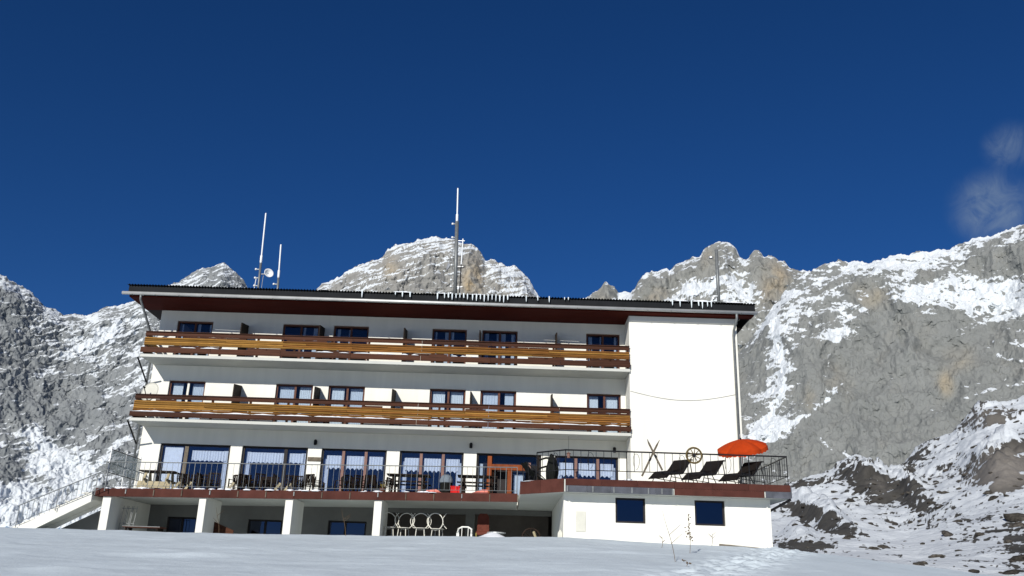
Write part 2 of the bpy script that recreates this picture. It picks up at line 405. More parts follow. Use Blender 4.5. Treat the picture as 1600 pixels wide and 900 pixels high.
# right-hand wall
def shape_E(Q, T, P):
    r = 20*ridged(lin(Q, (150, 150, 300)), 3)+7*ridged(lin(Q, (45, 45, 110)), 3)+1.7*ridged(lin(Q, (14, 14, 26)), 3)+.8*fbm(lin(Q, (4, 4, 5)), 2)-1.6*cracks(Q, (34, 34, 150), .03)
    s = P[:, 2]*.9-P[:, 0]*.35+14*fbm(lin(Q, (90, 90, 90)), 3)
    r += 3.0*np.abs(((s/24) % 1)-.5)*2
    return r, 3*fbm(lin(Q, (18, 18, 18)), 5)+2.2*ridged(lin(Q, (9, 9, 9)), 3)
def snow_E(Q, P, px, py, N, below, T):
    b = -.27+.5*(N[:, 2]-.35)+.26*fbm(lin(Q, (22, 22, 16)), 4)+.30*strat(P, -.55, 18, 4.5, 3)+.16*strat(P, .8, 14, 4, 9)
    b += (.34+.45*fbm(lin(Q, (16, 16, 9)), 3))*np.exp(-(np.maximum(below, 0)/16)**2)*sstep(px, 1230, 1330)
    b += .16*fbm(lin(Q, (6, 6, 4)), 3)
    b += np.clip(.88+.9*strat(P, -.5, 12, 4, 31), .35, 1.4)*ellf(px, py, [(1515, 458, 120, 34, 4, .80), (1585, 470, 60, 34, 0, .45), (1425, 462, 40, 16, -10, .5), (1400, 415, 90, 16, -8, .35),
                       (1308, 524, 26, 12, -8, .9), (1212, 500, 34, 60, 10, .42), (1215, 600, 26, 70, 10, .45), (1205, 672, 38, 20, -12, 1.3), (1280, 470, 60, 50, 0, .28), (1340, 490, 30, 40, 30, .3),
                       (1420, 600, 120, 90, 0, -.55), (1300, 690, 90, 50, 0, -.65), (1390, 500, 45, 40, 0, -.45), (1560, 560, 70, 50, 0, -.2), (1570, 405, 60, 10, -5, -.5), (1455, 430, 30, 12, -15, -.45), (1330, 440, 40, 22, 20, -.15)])
    b += np.clip(.8+1.2*fbm(lin(Q, (7, 7, 7)), 3), .1, 1.5)*segf(px, py, [([(1228, 668), (1262, 648), (1290, 628), (1318, 600)], 5, .7), ([(1186, 430), (1206, 480), (1216, 540), (1222, 600), (1205, 650), (1180, 690)], 7, .8),
                       ([(1282, 686), (1302, 708)], 5, 1.0), ([(1320, 708), (1333, 720)], 4, .9), ([(1420, 656), (1470, 634), (1535, 612), (1600, 598)], 4, .45), ([(1500, 602), (1530, 600)], 3, .6),
                       ([(1340, 480), (1362, 490)], 4, .6), ([(1545, 532), (1600, 540)], 5, .6), ([(1560, 556), (1600, 566)], 4, .6)])
    return np.clip(.42+b, 0, 1.2)
def tan_E(Q, P, px, py):
    n = fbm(lin(Q, (30, 30, 60)), 3)
    return ellf(px, py, [(1478, 600, 12, 20, -10, 1), (1265, 620, 10, 18, 0, .8), (1358, 462, 30, 18, 20, .7), (1500, 560, 30, 20, 0, .4), (1300, 590, 20, 20, 0, .5)])*(.8+n)+.10*sstep(n, .2, .7)
E_, _, _, _ = mountain('rock_wall', 'rock_right',
    [(1060, 640), (1150, 560), (1185, 520), (1205, 488), (1225, 460), (1240, 444), (1262, 429), (1285, 419), (1310, 410), (1325, 413), (1340, 410), (1358, 416), (1385, 409), (1408, 400), (1420, 401), (1437, 397), (1455, 399), (1470, 394), (1485, 393), (1500, 386), (1530, 375), (1545, 373), (1560, 370), (1580, 364), (1600, 356), (1700, 325), (1850, 300)],
    1130, 1720, 900, 1120, [(1130, 830), (1720, 830)], 560, 520, 1, shape_E, snow_E, tan_E, curve=1.15)
# peaks between the roof and the wall
def shape_D(Q, T, P):
    r = 34*ridged(lin(Q, (220, 220, 420)), 3)+16*ridged(lin(Q, (70, 70, 110)), 3)+5*ridged(lin(Q, (22, 22, 28)), 3)+2*fbm(lin(Q, (7, 7, 7)), 2)
    return r, 6*fbm(lin(Q, (36, 36, 36)), 5)+7*ridged(lin(Q, (30, 30, 40)), 3)-4
def snow_D(Q, P, px, py, N, below, T):
    b = -.17+.5*(N[:, 2]-.35)+.28*fbm(lin(Q, (34, 34, 24)), 4)+.32*strat(P, .6, 30, 7, 7)+.2*strat(P, -.7, 24, 7, 8)+.2*np.exp(-(np.maximum(below, 0)/4)**2)
    b += ellf(px, py, [(1085, 455, 40, 20, -35, .6), (1150, 455, 45, 25, 20, .5), (972, 470, 18, 12, 0, .8), (1022, 455, 32, 22, -40, -.4), (945, 462, 22, 14, 0, -.5), (1105, 415, 14, 26, 20, -.5), (1205, 430, 32, 26, 40, -.5), (1135, 400, 22, 16, 0, .15)])
    return np.clip(.42+b, 0, 1.2)
def tan_D(Q, P, px, py):
    return ellf(px, py, [(1212, 440, 22, 34, 20, .9), (1025, 462, 18, 12, 0, .6), (1105, 410, 10, 20, 0, .5), (945, 462, 16, 10, 0, .4)])*(.7+fbm(lin(Q, (40, 40, 70)), 3))
mountain('jagged_peaks', 'rock_peaks',
    [(830, 520), (880, 490), (905, 472), (930, 459), (945, 448), (960, 450), (966, 462), (973, 463), (985, 459), (998, 444), (1010, 433), (1020, 428), (1027, 430), (1040, 423), (1046, 427), (1060, 416), (1080, 407), (1093, 404), (1100, 394), (1112, 384), (1122, 380), (1134, 379), (1146, 386), (1154, 400), (1162, 408), (1168, 409), (1176, 400), (1186, 395), (1193, 403), (1200, 402), (1212, 408), (1225, 415), (1240, 426), (1252, 431), (1275, 430), (1300, 450), (1400, 520)],
    840, 1330, 1650, 2080, [(840, 800), (1330, 800)], 430, 300, 2, shape_D, snow_D, tan_D, curve=1.1)
# central dome
def shape_C(Q, T, P):
    s = P[:, 2]-P[:, 0]*.34+30*fbm(lin(Q, (260, 260, 260)), 3)
    r = 45*ridged(lin(Q, (380, 380, 600)), 2)+9*ridged(lin(Q, (60, 60, 50)), 3)+3.5*fbm(lin(Q, (14, 14, 14)), 3)
    r += 8*((s/30) % 1)+3.5*((s/13) % 1)
    r += 7*ridged(lin(Q, (90, 90, 200)), 3)-7*cracks(Q, (120, 120, 420), .035)
    return r, 8*fbm(lin(Q, (60, 60, 60)), 5)+7*ridged(lin(Q, (34, 34, 34)), 3)-3
def snow_C(Q, P, px, py, N, below, T):
    s = P[:, 2]-P[:, 0]*.34+30*fbm(lin(Q, (260, 260, 260)), 3)
    band = np.maximum(sstep(1-np.abs(((s/30) % 1)-.93)*2, .66, 1.0), .7*sstep(1-np.abs(((s/13) % 1)-.9)*2, .6, 1.0))
    b = -.24+.35*(N[:, 2]-.3)+.22*fbm(lin(Q, (40, 40, 26)), 4)+.42*strat(P, .40, 70, 8, 2)+.46*band*(1+.9*fbm(lin(Q, (120, 120, 90)), 2))+.2*np.exp(-(np.maximum(below, 0)/4)**2)
    b += ellf(px, py, [(800, 445, 45, 26, 30, .28), (738, 435, 14, 34, 0, -.8), (680, 395, 45, 14, 0, .15), (560, 450, 60, 14, -20, .12), (650, 445, 30, 14, 0, -.25), (615, 412, 18, 12, 0, -.3)])
    return np.clip(.42+b, 0, 1.2)
def tan_C(Q, P, px, py):
    return ellf(px, py, [(738, 440, 15, 34, 0, 1.1), (612, 418, 16, 16, 0, .45), (790, 448, 14, 10, 0, .3)])*(.85+fbm(lin(Q, (50, 50, 60)), 3))
mountain('dome_peak', 'rock_center',
    [(380, 520), (440, 487), (490, 458), (505, 447), (520, 441), (540, 429), (562, 418), (580, 409), (598, 402), (604, 394), (612, 388), (625, 384), (645, 383), (652, 378), (668, 375), (680, 372), (692, 374), (706, 376), (718, 383), (726, 386), (733, 385), (746, 393), (754, 404), (758, 411), (772, 410), (782, 415), (792, 416), (804, 417), (818, 430), (828, 444), (838, 460), (850, 476), (890, 520)],
    410, 880, 2300, 2850, [(410, 800), (880, 800)], 460, 300, 3, shape_C, snow_C, tan_C, curve=1.0)
# left massif
def shape_A(Q, T, P):
    s = P[:, 2]-P[:, 0]*.62+22*fbm(lin(Q, (150, 150, 150)), 3)
    cl = sstep(T, .78, .55)
    r = 12*ridged(lin(Q, (240, 240, 420)), 3)+6*ridged(lin(Q, (44, 44, 120)), 3)+2.2*ridged(lin(Q, (12, 12, 26)), 3)-2.5*cracks(Q, (30, 30, 110), .04)+1.0*fbm(lin(Q, (5, 5, 5)), 2)
    r += (3.6*((s/26) % 1)+1.7*((s/10.5) % 1))*(1-.6*cl)
    return r, 5*fbm(lin(Q, (26, 26, 26)), 5)+3.0*ridged(lin(Q, (13, 13, 13)), 3)
def snow_A(Q, P, px, py, N, below, T):
    s = P[:, 2]-P[:, 0]*.62+22*fbm(lin(Q, (150, 150, 150)), 3)
    band = np.maximum(sstep(1-np.abs(((s/26) % 1)-.92)*2, .6, 1.0), .8*sstep(1-np.abs(((s/10.5) % 1)-.88)*2, .5, 1.0))
    b = -.10+.5*(N[:, 2]-.35)+.22*fbm(lin(Q, (20, 20, 15)), 3)+.20*fbm(lin(Q, (6.5, 6.5, 5)), 3)+.46*strat(P, .62, 26, 4.2, 5)+.20*band+.9*sstep(T, .10, .02)
    b += ellf(px, py, [(150, 535, 45, 22, -30, .22), (215, 500, 60, 40, -30, .06), (205, 580, 50, 50, 0, .04), (340, 440, 40, 22, 0, -.06), (90, 510, 45, 25, 20, .08),
                       (20, 500, 32, 60, 0, -.22), (30, 620, 70, 90, 0, -.30), (130, 640, 90, 60, 0, -.34), (200, 700, 60, 50, 0, -.15),
                       (95, 735, 60, 36, 38, .75), (50, 672, 26, 12, -10, .5), (20, 790, 60, 34, 0, 1.2), (55, 690, 30, 20, 30, .3), (15, 735, 26, 30, 0, -.5), (70, 752, 20, 14, 10, -.5)])
    b += segf(px, py, [([(140, 735), (165, 715), (185, 690), (205, 685)], 5, .55), ([(120, 700), (150, 680), (170, 665), (185, 662)], 4, .35), ([(60, 590), (100, 555), (140, 535), (180, 515)], 9, .35), ([(0, 440), (25, 448), (48, 458), (75, 488)], 4, .2), ([(160, 620), (200, 605), (225, 590)], 6, .35)])
    return np.clip(.42+b, 0, 1.2)
A_, _, _, _ = mountain('left_massif', 'rock_left',
    [(-260, 360), (-80, 405), (0, 434), (15, 441), (28, 448), (46, 456), (58, 470), (72, 482), (88, 489), (100, 493), (114, 494), (134, 498), (145, 492), (160, 487), (176, 483), (192, 479), (210, 473), (222, 467), (240, 460), (262, 449), (276, 442), (290, 435), (305, 427), (318, 421), (335, 418), (349, 415), (357, 421), (366, 430), (380, 442), (389, 456), (420, 480), (520, 540)],
    -120, 470, 1150, 1500, [(-120, 832), (0, 832), (470, 838)], 560, 470, 4, shape_A, snow_A, None, curve=1.25)

# ------------------------------------------------------------------ the near snowy slope on the right
def shape_F(Q, T, P):
    R_ = np.hypot(P[:, 0], P[:, 1]+38)/150
    v = R_*(1.6*fbm(lin(Q, (26, 26, 26)), 4)+.5*ridged(lin(Q, (9, 9, 9)), 3)+.16*fbm(lin(Q, (2.2, 2.2, 2.2)), 3))
    return np.zeros_like(T), v+F_out(P)
def F_out(P):                           # outcrops standing out of the snow
    px, py = proj(P); d = np.hypot(P[:, 0], P[:, 1]+38)/150
    k = ellf(px, py, [(1365, 757, 46, 20, 28, 1), (1425, 770, 28, 18, 40, .8), (1565, 735, 46, 30, -12, 1.2), (1290, 815, 52, 15, 24, 1.0), (1245, 850, 30, 8, 5, .7), (1545, 655, 30, 16, -15, .6)])
    return d*k*(2.0+1.5*fbm(P/6.0, 4)+.45*ridged(P/2.6, 3))
def snow_F(Q, P, px, py, N, below, T):
    d = np.hypot(P[:, 0], P[:, 1]+38)
    b = .30+.4*(N[:, 2]-.8)+.20*fbm(lin(Q, (9, 9, 5)), 3)+.40*fbm(np.stack([px/10+py/30, py/4.2, px*0], 1), 3)+.22*fbm(np.stack([px/4.5+py/9, py/2.0, px*0+5], 1), 2)
    b -= np.clip(1+1.5*fbm(lin(Q, (4.5, 4.5, 2.5)), 4), .1, 2)*ellf(px, py, [(1365, 757, 52, 24, 28, .75), (1425, 772, 30, 20, 40, .6), (1430, 722, 24, 10, -45, .6), (1572, 738, 48, 30, -12, 1.0), (1575, 700, 40, 9, -14, .5), (1285, 812, 60, 15, 24, .8), (1255, 852, 50, 9, 5, .7), (1480, 655, 90, 8, -30, .25), (1545, 655, 38, 14, -15, .5), (1530, 830, 90, 50, 20, .16), (1590, 850, 20, 40, 0, .3), (1260, 755, 50, 6, -8, .5)])
    b += .30*fbm(lin(Q, (2.6, 2.6, 1.6)), 3)
    b += ellf(px, py, [(1260, 775, 40, 10, 5, .5), (1400, 740, 16, 10, 0, .4), (1550, 680, 50, 14, -20, .4), (1440, 850, 60, 20, 10, .15)])
    return np.clip(.42+b, 0, 1.2)
def tan_F(Q, P, px, py):
    return ellf(px, py, [(1570, 735, 55, 34, -12, 1.3), (1545, 655, 40, 20, -15, .6), (1375, 760, 20, 12, 30, .3)])
F_obj, FP, Fpx, Fpy = mountain('snowy_slope', 'rock_near',
    [(1040, 800), (1150, 782), (1205, 766), (1222, 760), (1245, 754), (1262, 748), (1285, 745), (1300, 738), (1308, 730), (1320, 727), (1345, 728), (1362, 734), (1376, 742), (1395, 743), (1408, 742), (1416, 728), (1432, 711), (1450, 702), (1470, 692), (1490, 679), (1505, 664), (1522, 650), (1540, 643), (1560, 640), (1600, 626), (1700, 590), (1850, 560)],
    1060, 1700, 52, 300, [(1060, 905), (1200, 905), (1700, 935)], 520, 330, 5, shape_F, snow_F, tan_F, curve=1.7, back=.3)

# ------------------------------------------------------------------ ground: one snow sheet
def ground_z(x, y):
    x = np.asarray(x, float); y = np.asarray(y, float)
    base = -1.6+.107*(y+38)                                     # up the slope from the camera
    cx = np.interp(x, [-60, -30, -16, -4, 2, 9, 14.5, 22, 40, 80], [1.25, 1.36, 1.36, 1.46, 1.62, 1.42, .98, .35, -1.6, -7])
    top = cx+.0*y
    cy = np.interp(x, [-16, -5, 1.5, 3], [-6.4, -6.6, -7.2, -7.6])
    slope_here = cx-1.6
    near = base+slope_here*np.clip((y+38)/30.4, -1, 1)           # same plane, bent towards the crest height
    far_in = np.interp(y, [-6.6, -4.8, 12, 13], [0, -.55, -.55, -.55])   # under the terrace
    far_left = np.interp(y, [-6, 26, 60, 900, 1400], [0, .0, .6, 30, 60])
    far_right = np.interp(y, [-7, 0, 15, 60, 300, 1400], [0, -1.8, -5.5, -9, -6, 90])
    inw = sstep(x, -16.6, -15.4)*(1-sstep(x, 1.7, 2.2))*(y < 11)
    rgt = sstep(x, 8.9, 10.5)
    lft = 1-rgt
    far = far_left*lft+far_right*rgt
    far = far*(1-inw)+far_in*inw
    k = sstep(y, cy-3.0, cy+.6)
    return np.where(y < cy-3.0, near, near*(1-k)+(cx+far)*k)
def trail(x, y):                        # trampled track towards the corner of the house
    X0, Y0, X1, Y1 = 3.3, -21.0, 9.0, -8.6
    k = np.clip(((x-X0)*(X1-X0)+(y-Y0)*(Y1-Y0))/((X1-X0)**2+(Y1-Y0)**2), 0, 1)
    d = np.hypot(x-X0-k*(X1-X0), y-Y0-k*(Y1-Y0)); return np.exp(-(d/(.85))**2)
gx = np.concatenate([-np.geomspace(4000, 45, 40), np.linspace(-44, -20, 90), np.linspace(-19.9, 22, 420), np.linspace(22.2, 45, 70), np.geomspace(46, 4000, 40)])
gy = np.concatenate([-38-np.geomspace(4000, 6, 40), np.linspace(-43, -26, 60), np.linspace(-25.9, -4, 330), np.linspace(-3.8, 20, 60), np.geomspace(21, 4500, 70)])
X, Y = np.meshgrid(gx, gy, indexing='ij'); X = X.ravel(); Y = Y.ravel(); Z = ground_z(X, Y)
Z = np.where(Y < -45, Z, Z)
Q3 = np.stack([X, Y, np.zeros_like(X)], 1); nearm = np.exp(-(np.maximum(np.abs(X)-40, 0)/30)**2)*np.exp(-(np.maximum(np.abs(Y+15)-40, 0)/30)**2)
Z += nearm*(.055*fbm(lin(Q3, (6, 4, 1)), 3)+.016*fbm(lin(Q3, (1.3, .55, 1)), 3)+.006*pn(lin(Q3, (.25, .25, 1))))
tr = trail(X, Y); Z += tr*(.13*fbm(lin(Q3, (.42, .36, 1)), 3)+.05*pn(lin(Q3, (.2, .2, 1)))-.03)
# a few wind-scoured lips that catch the sun
for px, py, L, a in [(300, 866, 1.3, .05), (345, 866, 1.0, .045), (70, 893, .8, .05), (130, 893, .8, .05), (880, 856, 1.0, .06), (975, 863, 1.0, .06), (1095, 861, .9, .05), (1140, 864, .6, .05), (615, 858, .5, .04), (650, 858, .5, .03), (250, 842, .6, .03)]:
    d = ray(px, py); ys = np.linspace(-32, -7, 400); q = CAM[None]+d[None]*((ys-CAM[1])/d[1])[:, None]
    i = np.argmin(np.abs(q[:, 2]-ground_z(q[:, 0], q[:, 1]))); cxx, cyy = q[i, 0], q[i, 1]
    Z += a*np.exp(-((X-cxx)/L)**2)*np.exp(-np.abs((Y-cyy)/.28)**1.5)
grd = grid_object('snow_ground', np.stack([X, Y, Z], 1), len(gx), len(gy), 'snow'); setp(grd, kind='structure')
def gz(x, y): return float(ground_z(np.array([x]), np.array([y]))[0])

# ------------------------------------------------------------------ the hotel
XL, XB, XR, YB = -15.65, 5.10, 9.75, -1.40
ZR = 11.32
HOTEL = thing('hotel_building', (-3.0, 0.0, .5), 'white three-storey mountain hotel with two long wooden balconies and dark flat roof', 'building')
def tz(x): return 3.08+(x+15.3)*.0173            # terrace floor, falling slightly to the left
def wx(px, py, y=0.0): return float(W(px, py, y)[0])

def wall_holes(mb, x0, x1, z0, z1, y0, y1, holes):
    xs = sorted({x0, x1, *[v for h in holes for v in h[:2]]}); zs = sorted({z0, z1, *[v for h in holes for v in h[2:]]})
    xs = [v for v in xs if x0 <= v <= x1]; zs = [v for v in zs if z0 <= v <= z1]
    def solid(i, j):
        if i < 0 or j < 0 or i >= len(xs)-1 or j >= len(zs)-1: return False
        cx, cz = (xs[i]+xs[i+1])/2, (zs[j]+zs[j+1])/2
        return not any(h[0] < cx < h[1] and h[2] < cz < h[3] for h in holes)
    for i in range(len(xs)-1):
        for j in range(len(zs)-1):
            if not solid(i, j): continue
            a, b, c, d = xs[i], xs[i+1], zs[j], zs[j+1]
            mb.add([(a, y0, c), (b, y0, c), (b, y0, d), (a, y0, d)], [(0, 1, 2, 3)])
            mb.add([(a, y1, c), (b, y1, c), (b, y1, d), (a, y1, d)], [(3, 2, 1, 0)])
            if not solid(i-1, j): mb.add([(a, y0, c), (a, y0, d), (a, y1, d), (a, y1, c)], [(0, 1, 2, 3)])
            if not solid(i+1, j): mb.add([(b, y0, c), (b, y1, c), (b, y1, d), (b, y0, d)], [(0, 1, 2, 3)])
            if not solid(i, j-1): mb.add([(a, y0, c), (a, y1, c), (b, y1, c), (b, y0, c)], [(0, 1, 2, 3)])
            if not solid(i, j+1): mb.add([(a, y0, d), (b, y0, d), (b, y1, d), (a, y1, d)], [(0, 1, 2, 3)])

UWIN = [(278, 334, 501), (443, 500, 505), (522, 577, 508), (676, 730, 513), (754, 809, 515), (916, 968, 521)]
LWIN = [(265, 322, 594), (432, 490, 598), (514, 571, 600), (672, 728, 605), (751, 807, 607), (917, 970, 613)]
GWIN = [(251, 361, 694, 'door'), (379, 482, 697, 'a'), (503, 605, 700, 'b'), (625, 725, 703, 'b'), (745, 846, 707, 'entrance'), (867, 966, 711, 'b')]
CWIN = [(262, 309, 807), (388, 442, 811), (513, 573, 813), (604, 728, 800), (742, 866, 803)]
uh = [(wx(a, y), wx(b, y), 9.02, 10.87) for a, b, y in UWIN]
lh = [(wx(a, y), wx(b, y), 6.32, 8.15) for a, b, y in LWIN]
gh = [(wx(a, y), wx(b, y), 3.42, 5.42) for a, b, y, k in GWIN]
ch = [(wx(a, y), wx(b, y), 1.0, float(W(a, y, 0)[2])) for a, b, y in CWIN]
mb = MB(); wall_holes(mb, XL, XB, 3.42-.32, ZR, 0.0, .28, uh+lh+gh); mb.build('wall', 'plaster', HOTEL)
mb = MB(); wall_holes(mb, XL, 1.95, .4, 3.09, 0.0, .28, ch); mb.build('cellar_wall', 'shaded_wall', HOTEL)
MB().box(XL, XL+.28, .282, 10, .4, ZR).build('side_wall', 'plaster', HOTEL)
MB().box(XR-.28, XR, YB+.282, 10, .4, ZR).build('side_wall', 'plaster', HOTEL)
MB().box(XB, XR, YB, YB+.28, .4, ZR).build('block_wall', 'plaster', HOTEL)
MB().box(XB, XB+.28, YB+.282, 4, .4, ZR).build('block_wall', 'plaster', HOTEL)
MB().box(XL+.285, XR-.285, 9.7, 10, .4, ZR).build('back_wall', 'plaster', HOTEL)
MB().box(XL+.3, XB-.02, 3.2, 3.35, .5, ZR-.01).build('inner_wall', 'interior', HOTEL)
for z in (3.10, 6.10, 8.80): MB().box(XL+.3, XB-.02, .29, 3.18, z, z+.18).build('inner_floor', 'interior', HOTEL)
c = MB().box(XB+.02, XR+.03, YB-.06, YB-.003, 11.08, ZR-.02).build('cornice', 'plaster', HOTEL, bevel=.01)
cab = [(5.12+(9.6-5.12)*i/14, YB-.012, 8.0-.33*math.sin(math.pi*i/14)+.0) for i in range(15)]
MB().tube(cab, .008, 5).build('cable', 'steel_grey', HOTEL)

# --- windows
def curtain(parent, x0, x1, z0, z1, y, m='curtain', waves=None, scallop=0.0, amp=.025):
    w = x1-x0; n = max(14, int(w*44)); wv = waves or max(3, int(w*9)); ph = random.random()*6
    vs = []; fs = []
    for i in range(n+1):
        u = i/n; yy = y+amp*math.sin(u*wv*2*math.pi+ph)+amp*.4*math.sin(u*wv*5.1+ph)
        zz = z0+scallop*abs(math.sin(u*math.pi*max(2, round(w*5))))
        vs += [(x0+w*u, yy, zz), (x0+w*u, y+(yy-y)*.6, (zz+z1)/2), (x0+w*u, y+(yy-y)*.4, z1)]
    for i in range(n):
        for k in (0, 1): fs.append((3*i+k, 3*i+3+k, 3*i+4+k, 3*i+1+k))
    return MB().add(vs, fs).build('curtain', m, parent, smooth=True)
def frame_mb(x0, x1, z0, z1, y, w=.07, d=.07):
    return MB().box(x0, x1, y, y+d, z0, z0+w).box(x0, x1, y, y+d, z1-w, z1).box(x0, x0+w, y, y+d, z0+w, z1-w).box(x1-w, x1, y, y+d, z0+w, z1-w)
def window(h, mull, fm='frame_brown', mm=None, y=.10, gl='glass', mw=.09, name='window', fw=.07):
    x0, x1, z0, z1 = h; e = .004
    win = frame_mb(x0+e, x1-e, z0+e, z1-e, y, fw).build(name, fm, HOTEL)
    xs = [x0+fw]+[x0+(x1-x0)*u for u in mull]+[x1-fw]
    for u in xs[1:-1]: MB().box(u-mw/2, u+mw/2, y-.012, y+.06, z0+fw+.005, z1-fw-.005).build('mullion', mm or fm, win)
    for i in range(len(xs)-1):
        a = xs[i]+(mw/2 if i else 0)+.002; b = xs[i+1]-(mw/2 if i < len(xs)-2 else 0)-.002
        MB().box(a, b, y+.028, y+.036, z0+fw+.002, z1-fw-.002).build('pane', gl, win)
    return win, xs
for k, h in enumerate(uh):
    win, xs = window(h, [.5], 'frame_brown', None)
    for i in range(2):
        a, b = xs[i]+.06, xs[i+1]-.06
        q1, q2 = random.uniform(.0, .4), random.uniform(.0, .35)
        if q1 > .08: curtain(win, a, a+(b-a)*q1, h[2]+.1, h[3]-.08, .25+random.random()*.1, amp=.02)
        if q2 > .08: curtain(win, b-(b-a)*q2, b, h[2]+.1, h[3]-.08, .25+random.random()*.1, amp=.02)
for k, h in enumerate(lh):
    win, xs = window(h, [.52], 'frame_brown', 'frame_brown' if k else 'white_metal')
    for i in range(2):
        q = random.choice([0, 0, .06, .15, .3]); m_ = random.choice(['curtain', 'lace'])
        curtain(win, xs[i]+.05+(q*(xs[i+1]-xs[i]) if i else 0), xs[i+1]-.05-(0 if i else q*(xs[i+1]-xs[i])), h[2]+.1, h[3]-.08, .24+random.random()*.06, m_, amp=random.uniform(.015, .035), waves=random.randint(4, 8))
for h, (_, _, _, kind) in zip(gh, GWIN):
    x0, x1, z0, z1 = h; w = x1-x0
    if kind == 'door':
        win, xs = window(h, [.37], 'frame_dark', 'wood_grey', mw=.16, fw=.09, gl='glass_ground')
        bl = MB().box(x0+.16, x0+w*.31, .20, .215, z0+.1, z1-.14).build('blind', 'plastic_white', win)
        curtain(win, xs[1]+.2, x1-.15, 4.72, 5.18, .26, 'lace', scallop=.05)
        curtain(win, x1-.34, x1-.12, z0+.1, 5.2, .3)
    elif kind == 'a':
        win, xs = window(h, [.66], 'frame_dark', 'frame_dark', mw=.14, fw=.09, gl='glass_ground')
        curtain(win, xs[0]+.12, xs[1]-.1, 4.72, 5.18, .26, 'lace', scallop=.05); curtain(win, xs[1]+.12, x1-.2, 4.75, 5.18, .26, 'lace', scallop=.05)
        curtain(win, x1-.34, x1-.12, z0+.1, 5.2, .3); curtain(win, x0+.12, x0+.32, z0+.1, 5.2, .3)
    elif kind == 'b':
        win, xs = window(h, [.335, .68], 'frame_dark', 'frame_pink', mw=.12, fw=.08, gl='glass_ground')
        for i in range(3): curtain(win, xs[i]+.12, xs[i+1]-.09, 4.55, 5.15, .26, 'lace', scallop=.09)
        curtain(win, x0+.1, x0+.32, z0+.1, 5.0, .3)
        if x0 > -6: curtain(win, x1-.3, x1-.1, z0+.1, 5.0, .3)
# entrance: timber surround, open dark doorway, side lights
x0, x1, z0, z1 = gh[4]
ent = frame_mb(x0+.004, x1-.004, z0+.004, z1-.004, .08, .08).build('entrance', 'frame_dark', HOTEL)
def ex(px): return wx(px, 740)
MB().box(ex(768), ex(820), -.06, .12, 4.72, 4.96).build('lintel', 'wood_red', ent, bevel=.01)
for a, b, t in [(761, 768, 5.3), (793, 800, 4.715)]: MB().box(ex(a), ex(b), -.04, .14, z0+.02, t).build('door_post', 'wood_red', ent, bevel=.01)
MB().box(ex(822), ex(829), -.05, .12, 4.7, 5.06).build('door_post', 'frame_pink', ent)
MB().box(ex(801), ex(822), .0, .10, z0+.02, z0+.22).build('door_rail', 'wood_red', ent)
MB().box(ex(801), ex(821), .05, .058, z0+.23, 4.70).build('pane', 'glass', ent)
MB().box(ex(769), x1-.1, .12, .128, 4.97, z1-.09).build('pane', 'glass', ent)
MB().box(x0+.1, ex(760), .11, .118, z0+.1, z1-.09).build('pane', 'glass', ent)
curtain(ent, x0+.12, x0+.28, z0+.1, 5.0, .28); curtain(ent, ex(803), ex(819), z0+.3, 4.6, .3)
MB().box(x0+.0, x1-.0, .6, .64, z0+.0, z1).build('doorway_dark_sheet', 'frame_dark', ent)  # near-black sheet stands for the darkness inside the open doorway
lm = MB().box(ex(769), ex(769)+.05, .13, .75, z0+.02, 4.7).build('door_leaf', 'wood_brown', ent)
# cellar openings
for k, h in enumerate(ch):
    if k < 3: window(h, [.5] if k < 2 else [.45], 'frame_dark', 'frame_dark', y=.08, gl='glass_dark', name='cellar_window')
MB().box(XL+.3, 1.9, 1.6, 1.7, .5, 3.0).build('inner_wall', 'interior', HOTEL)
# plank above the second pier
p0 = W(480, 714, -.03); MB().box(wx(481, 716), wx(502, 716), -.05, -.004, p0[2]-.16, p0[2]).build('board', 'wood_grey', HOTEL)

# --- roof
ROOF = MB()
nw = 27.0/.125; xs = np.arange(0, int(nw*4)+1)*.125/4-16.5
vs = []; fs = []
for x in xs:
    dz = .028*math.cos((x+16.5)/.125*2*math.pi)
    for y in (-2.08, 10.6): vs.append((x, y, 11.83+.045*(y+2.08)+dz))
n = len(xs)
for i in range(n-1): fs.append((2*i, 2*i+2, 2*i+3, 2*i+1))
ROOF.add(vs, fs); roof = ROOF.build('roof', 'roof_sheet', HOTEL, smooth=True)
MB().box(-16.42, 10.44, -1.97, -1.92, 11.42, 11.79).build('eave_board', 'roof_sheet', roof)
MB().prism([(-1.915, 11.42), (10.5, 11.42), (10.5, 12.28), (-1.915, 11.76)], -16.42, -16.37, 'x').build('eave_board', 'roof_sheet', roof)
MB().prism([(-1.915, 11.42), (10.5, 11.42), (10.5, 12.28), (-1.915, 11.76)], 10.39, 10.44, 'x').build('eave_board', 'roof_sheet', roof)
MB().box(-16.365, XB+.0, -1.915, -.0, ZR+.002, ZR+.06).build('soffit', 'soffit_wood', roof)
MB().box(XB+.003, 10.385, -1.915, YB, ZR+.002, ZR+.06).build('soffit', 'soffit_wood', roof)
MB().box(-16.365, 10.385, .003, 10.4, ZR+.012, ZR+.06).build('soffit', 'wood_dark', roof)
MB().tube([(-16.62, -2.06, 11.44), (10.50, -2.06, 11.42)], .072, 14).build('gutter', 'gutter', roof, smooth=True)
for i in range(27):
    MB().box(-16.2+i*1.0, -16.17+i*1.0, -2.17, -1.97, 11.36, 11.375).build('gutter_bracket', 'steel_grey', roof)
ri = random.Random(4); ice = [MB().tube([(0, 0, .04), (0, -.004, -.06), (.004*k, -.006, -.18), (0, -.004, -.30+.05*k)], [.032, .030, .024, .010], 7).mesh('icicle', 'ice') for k in range(3)]
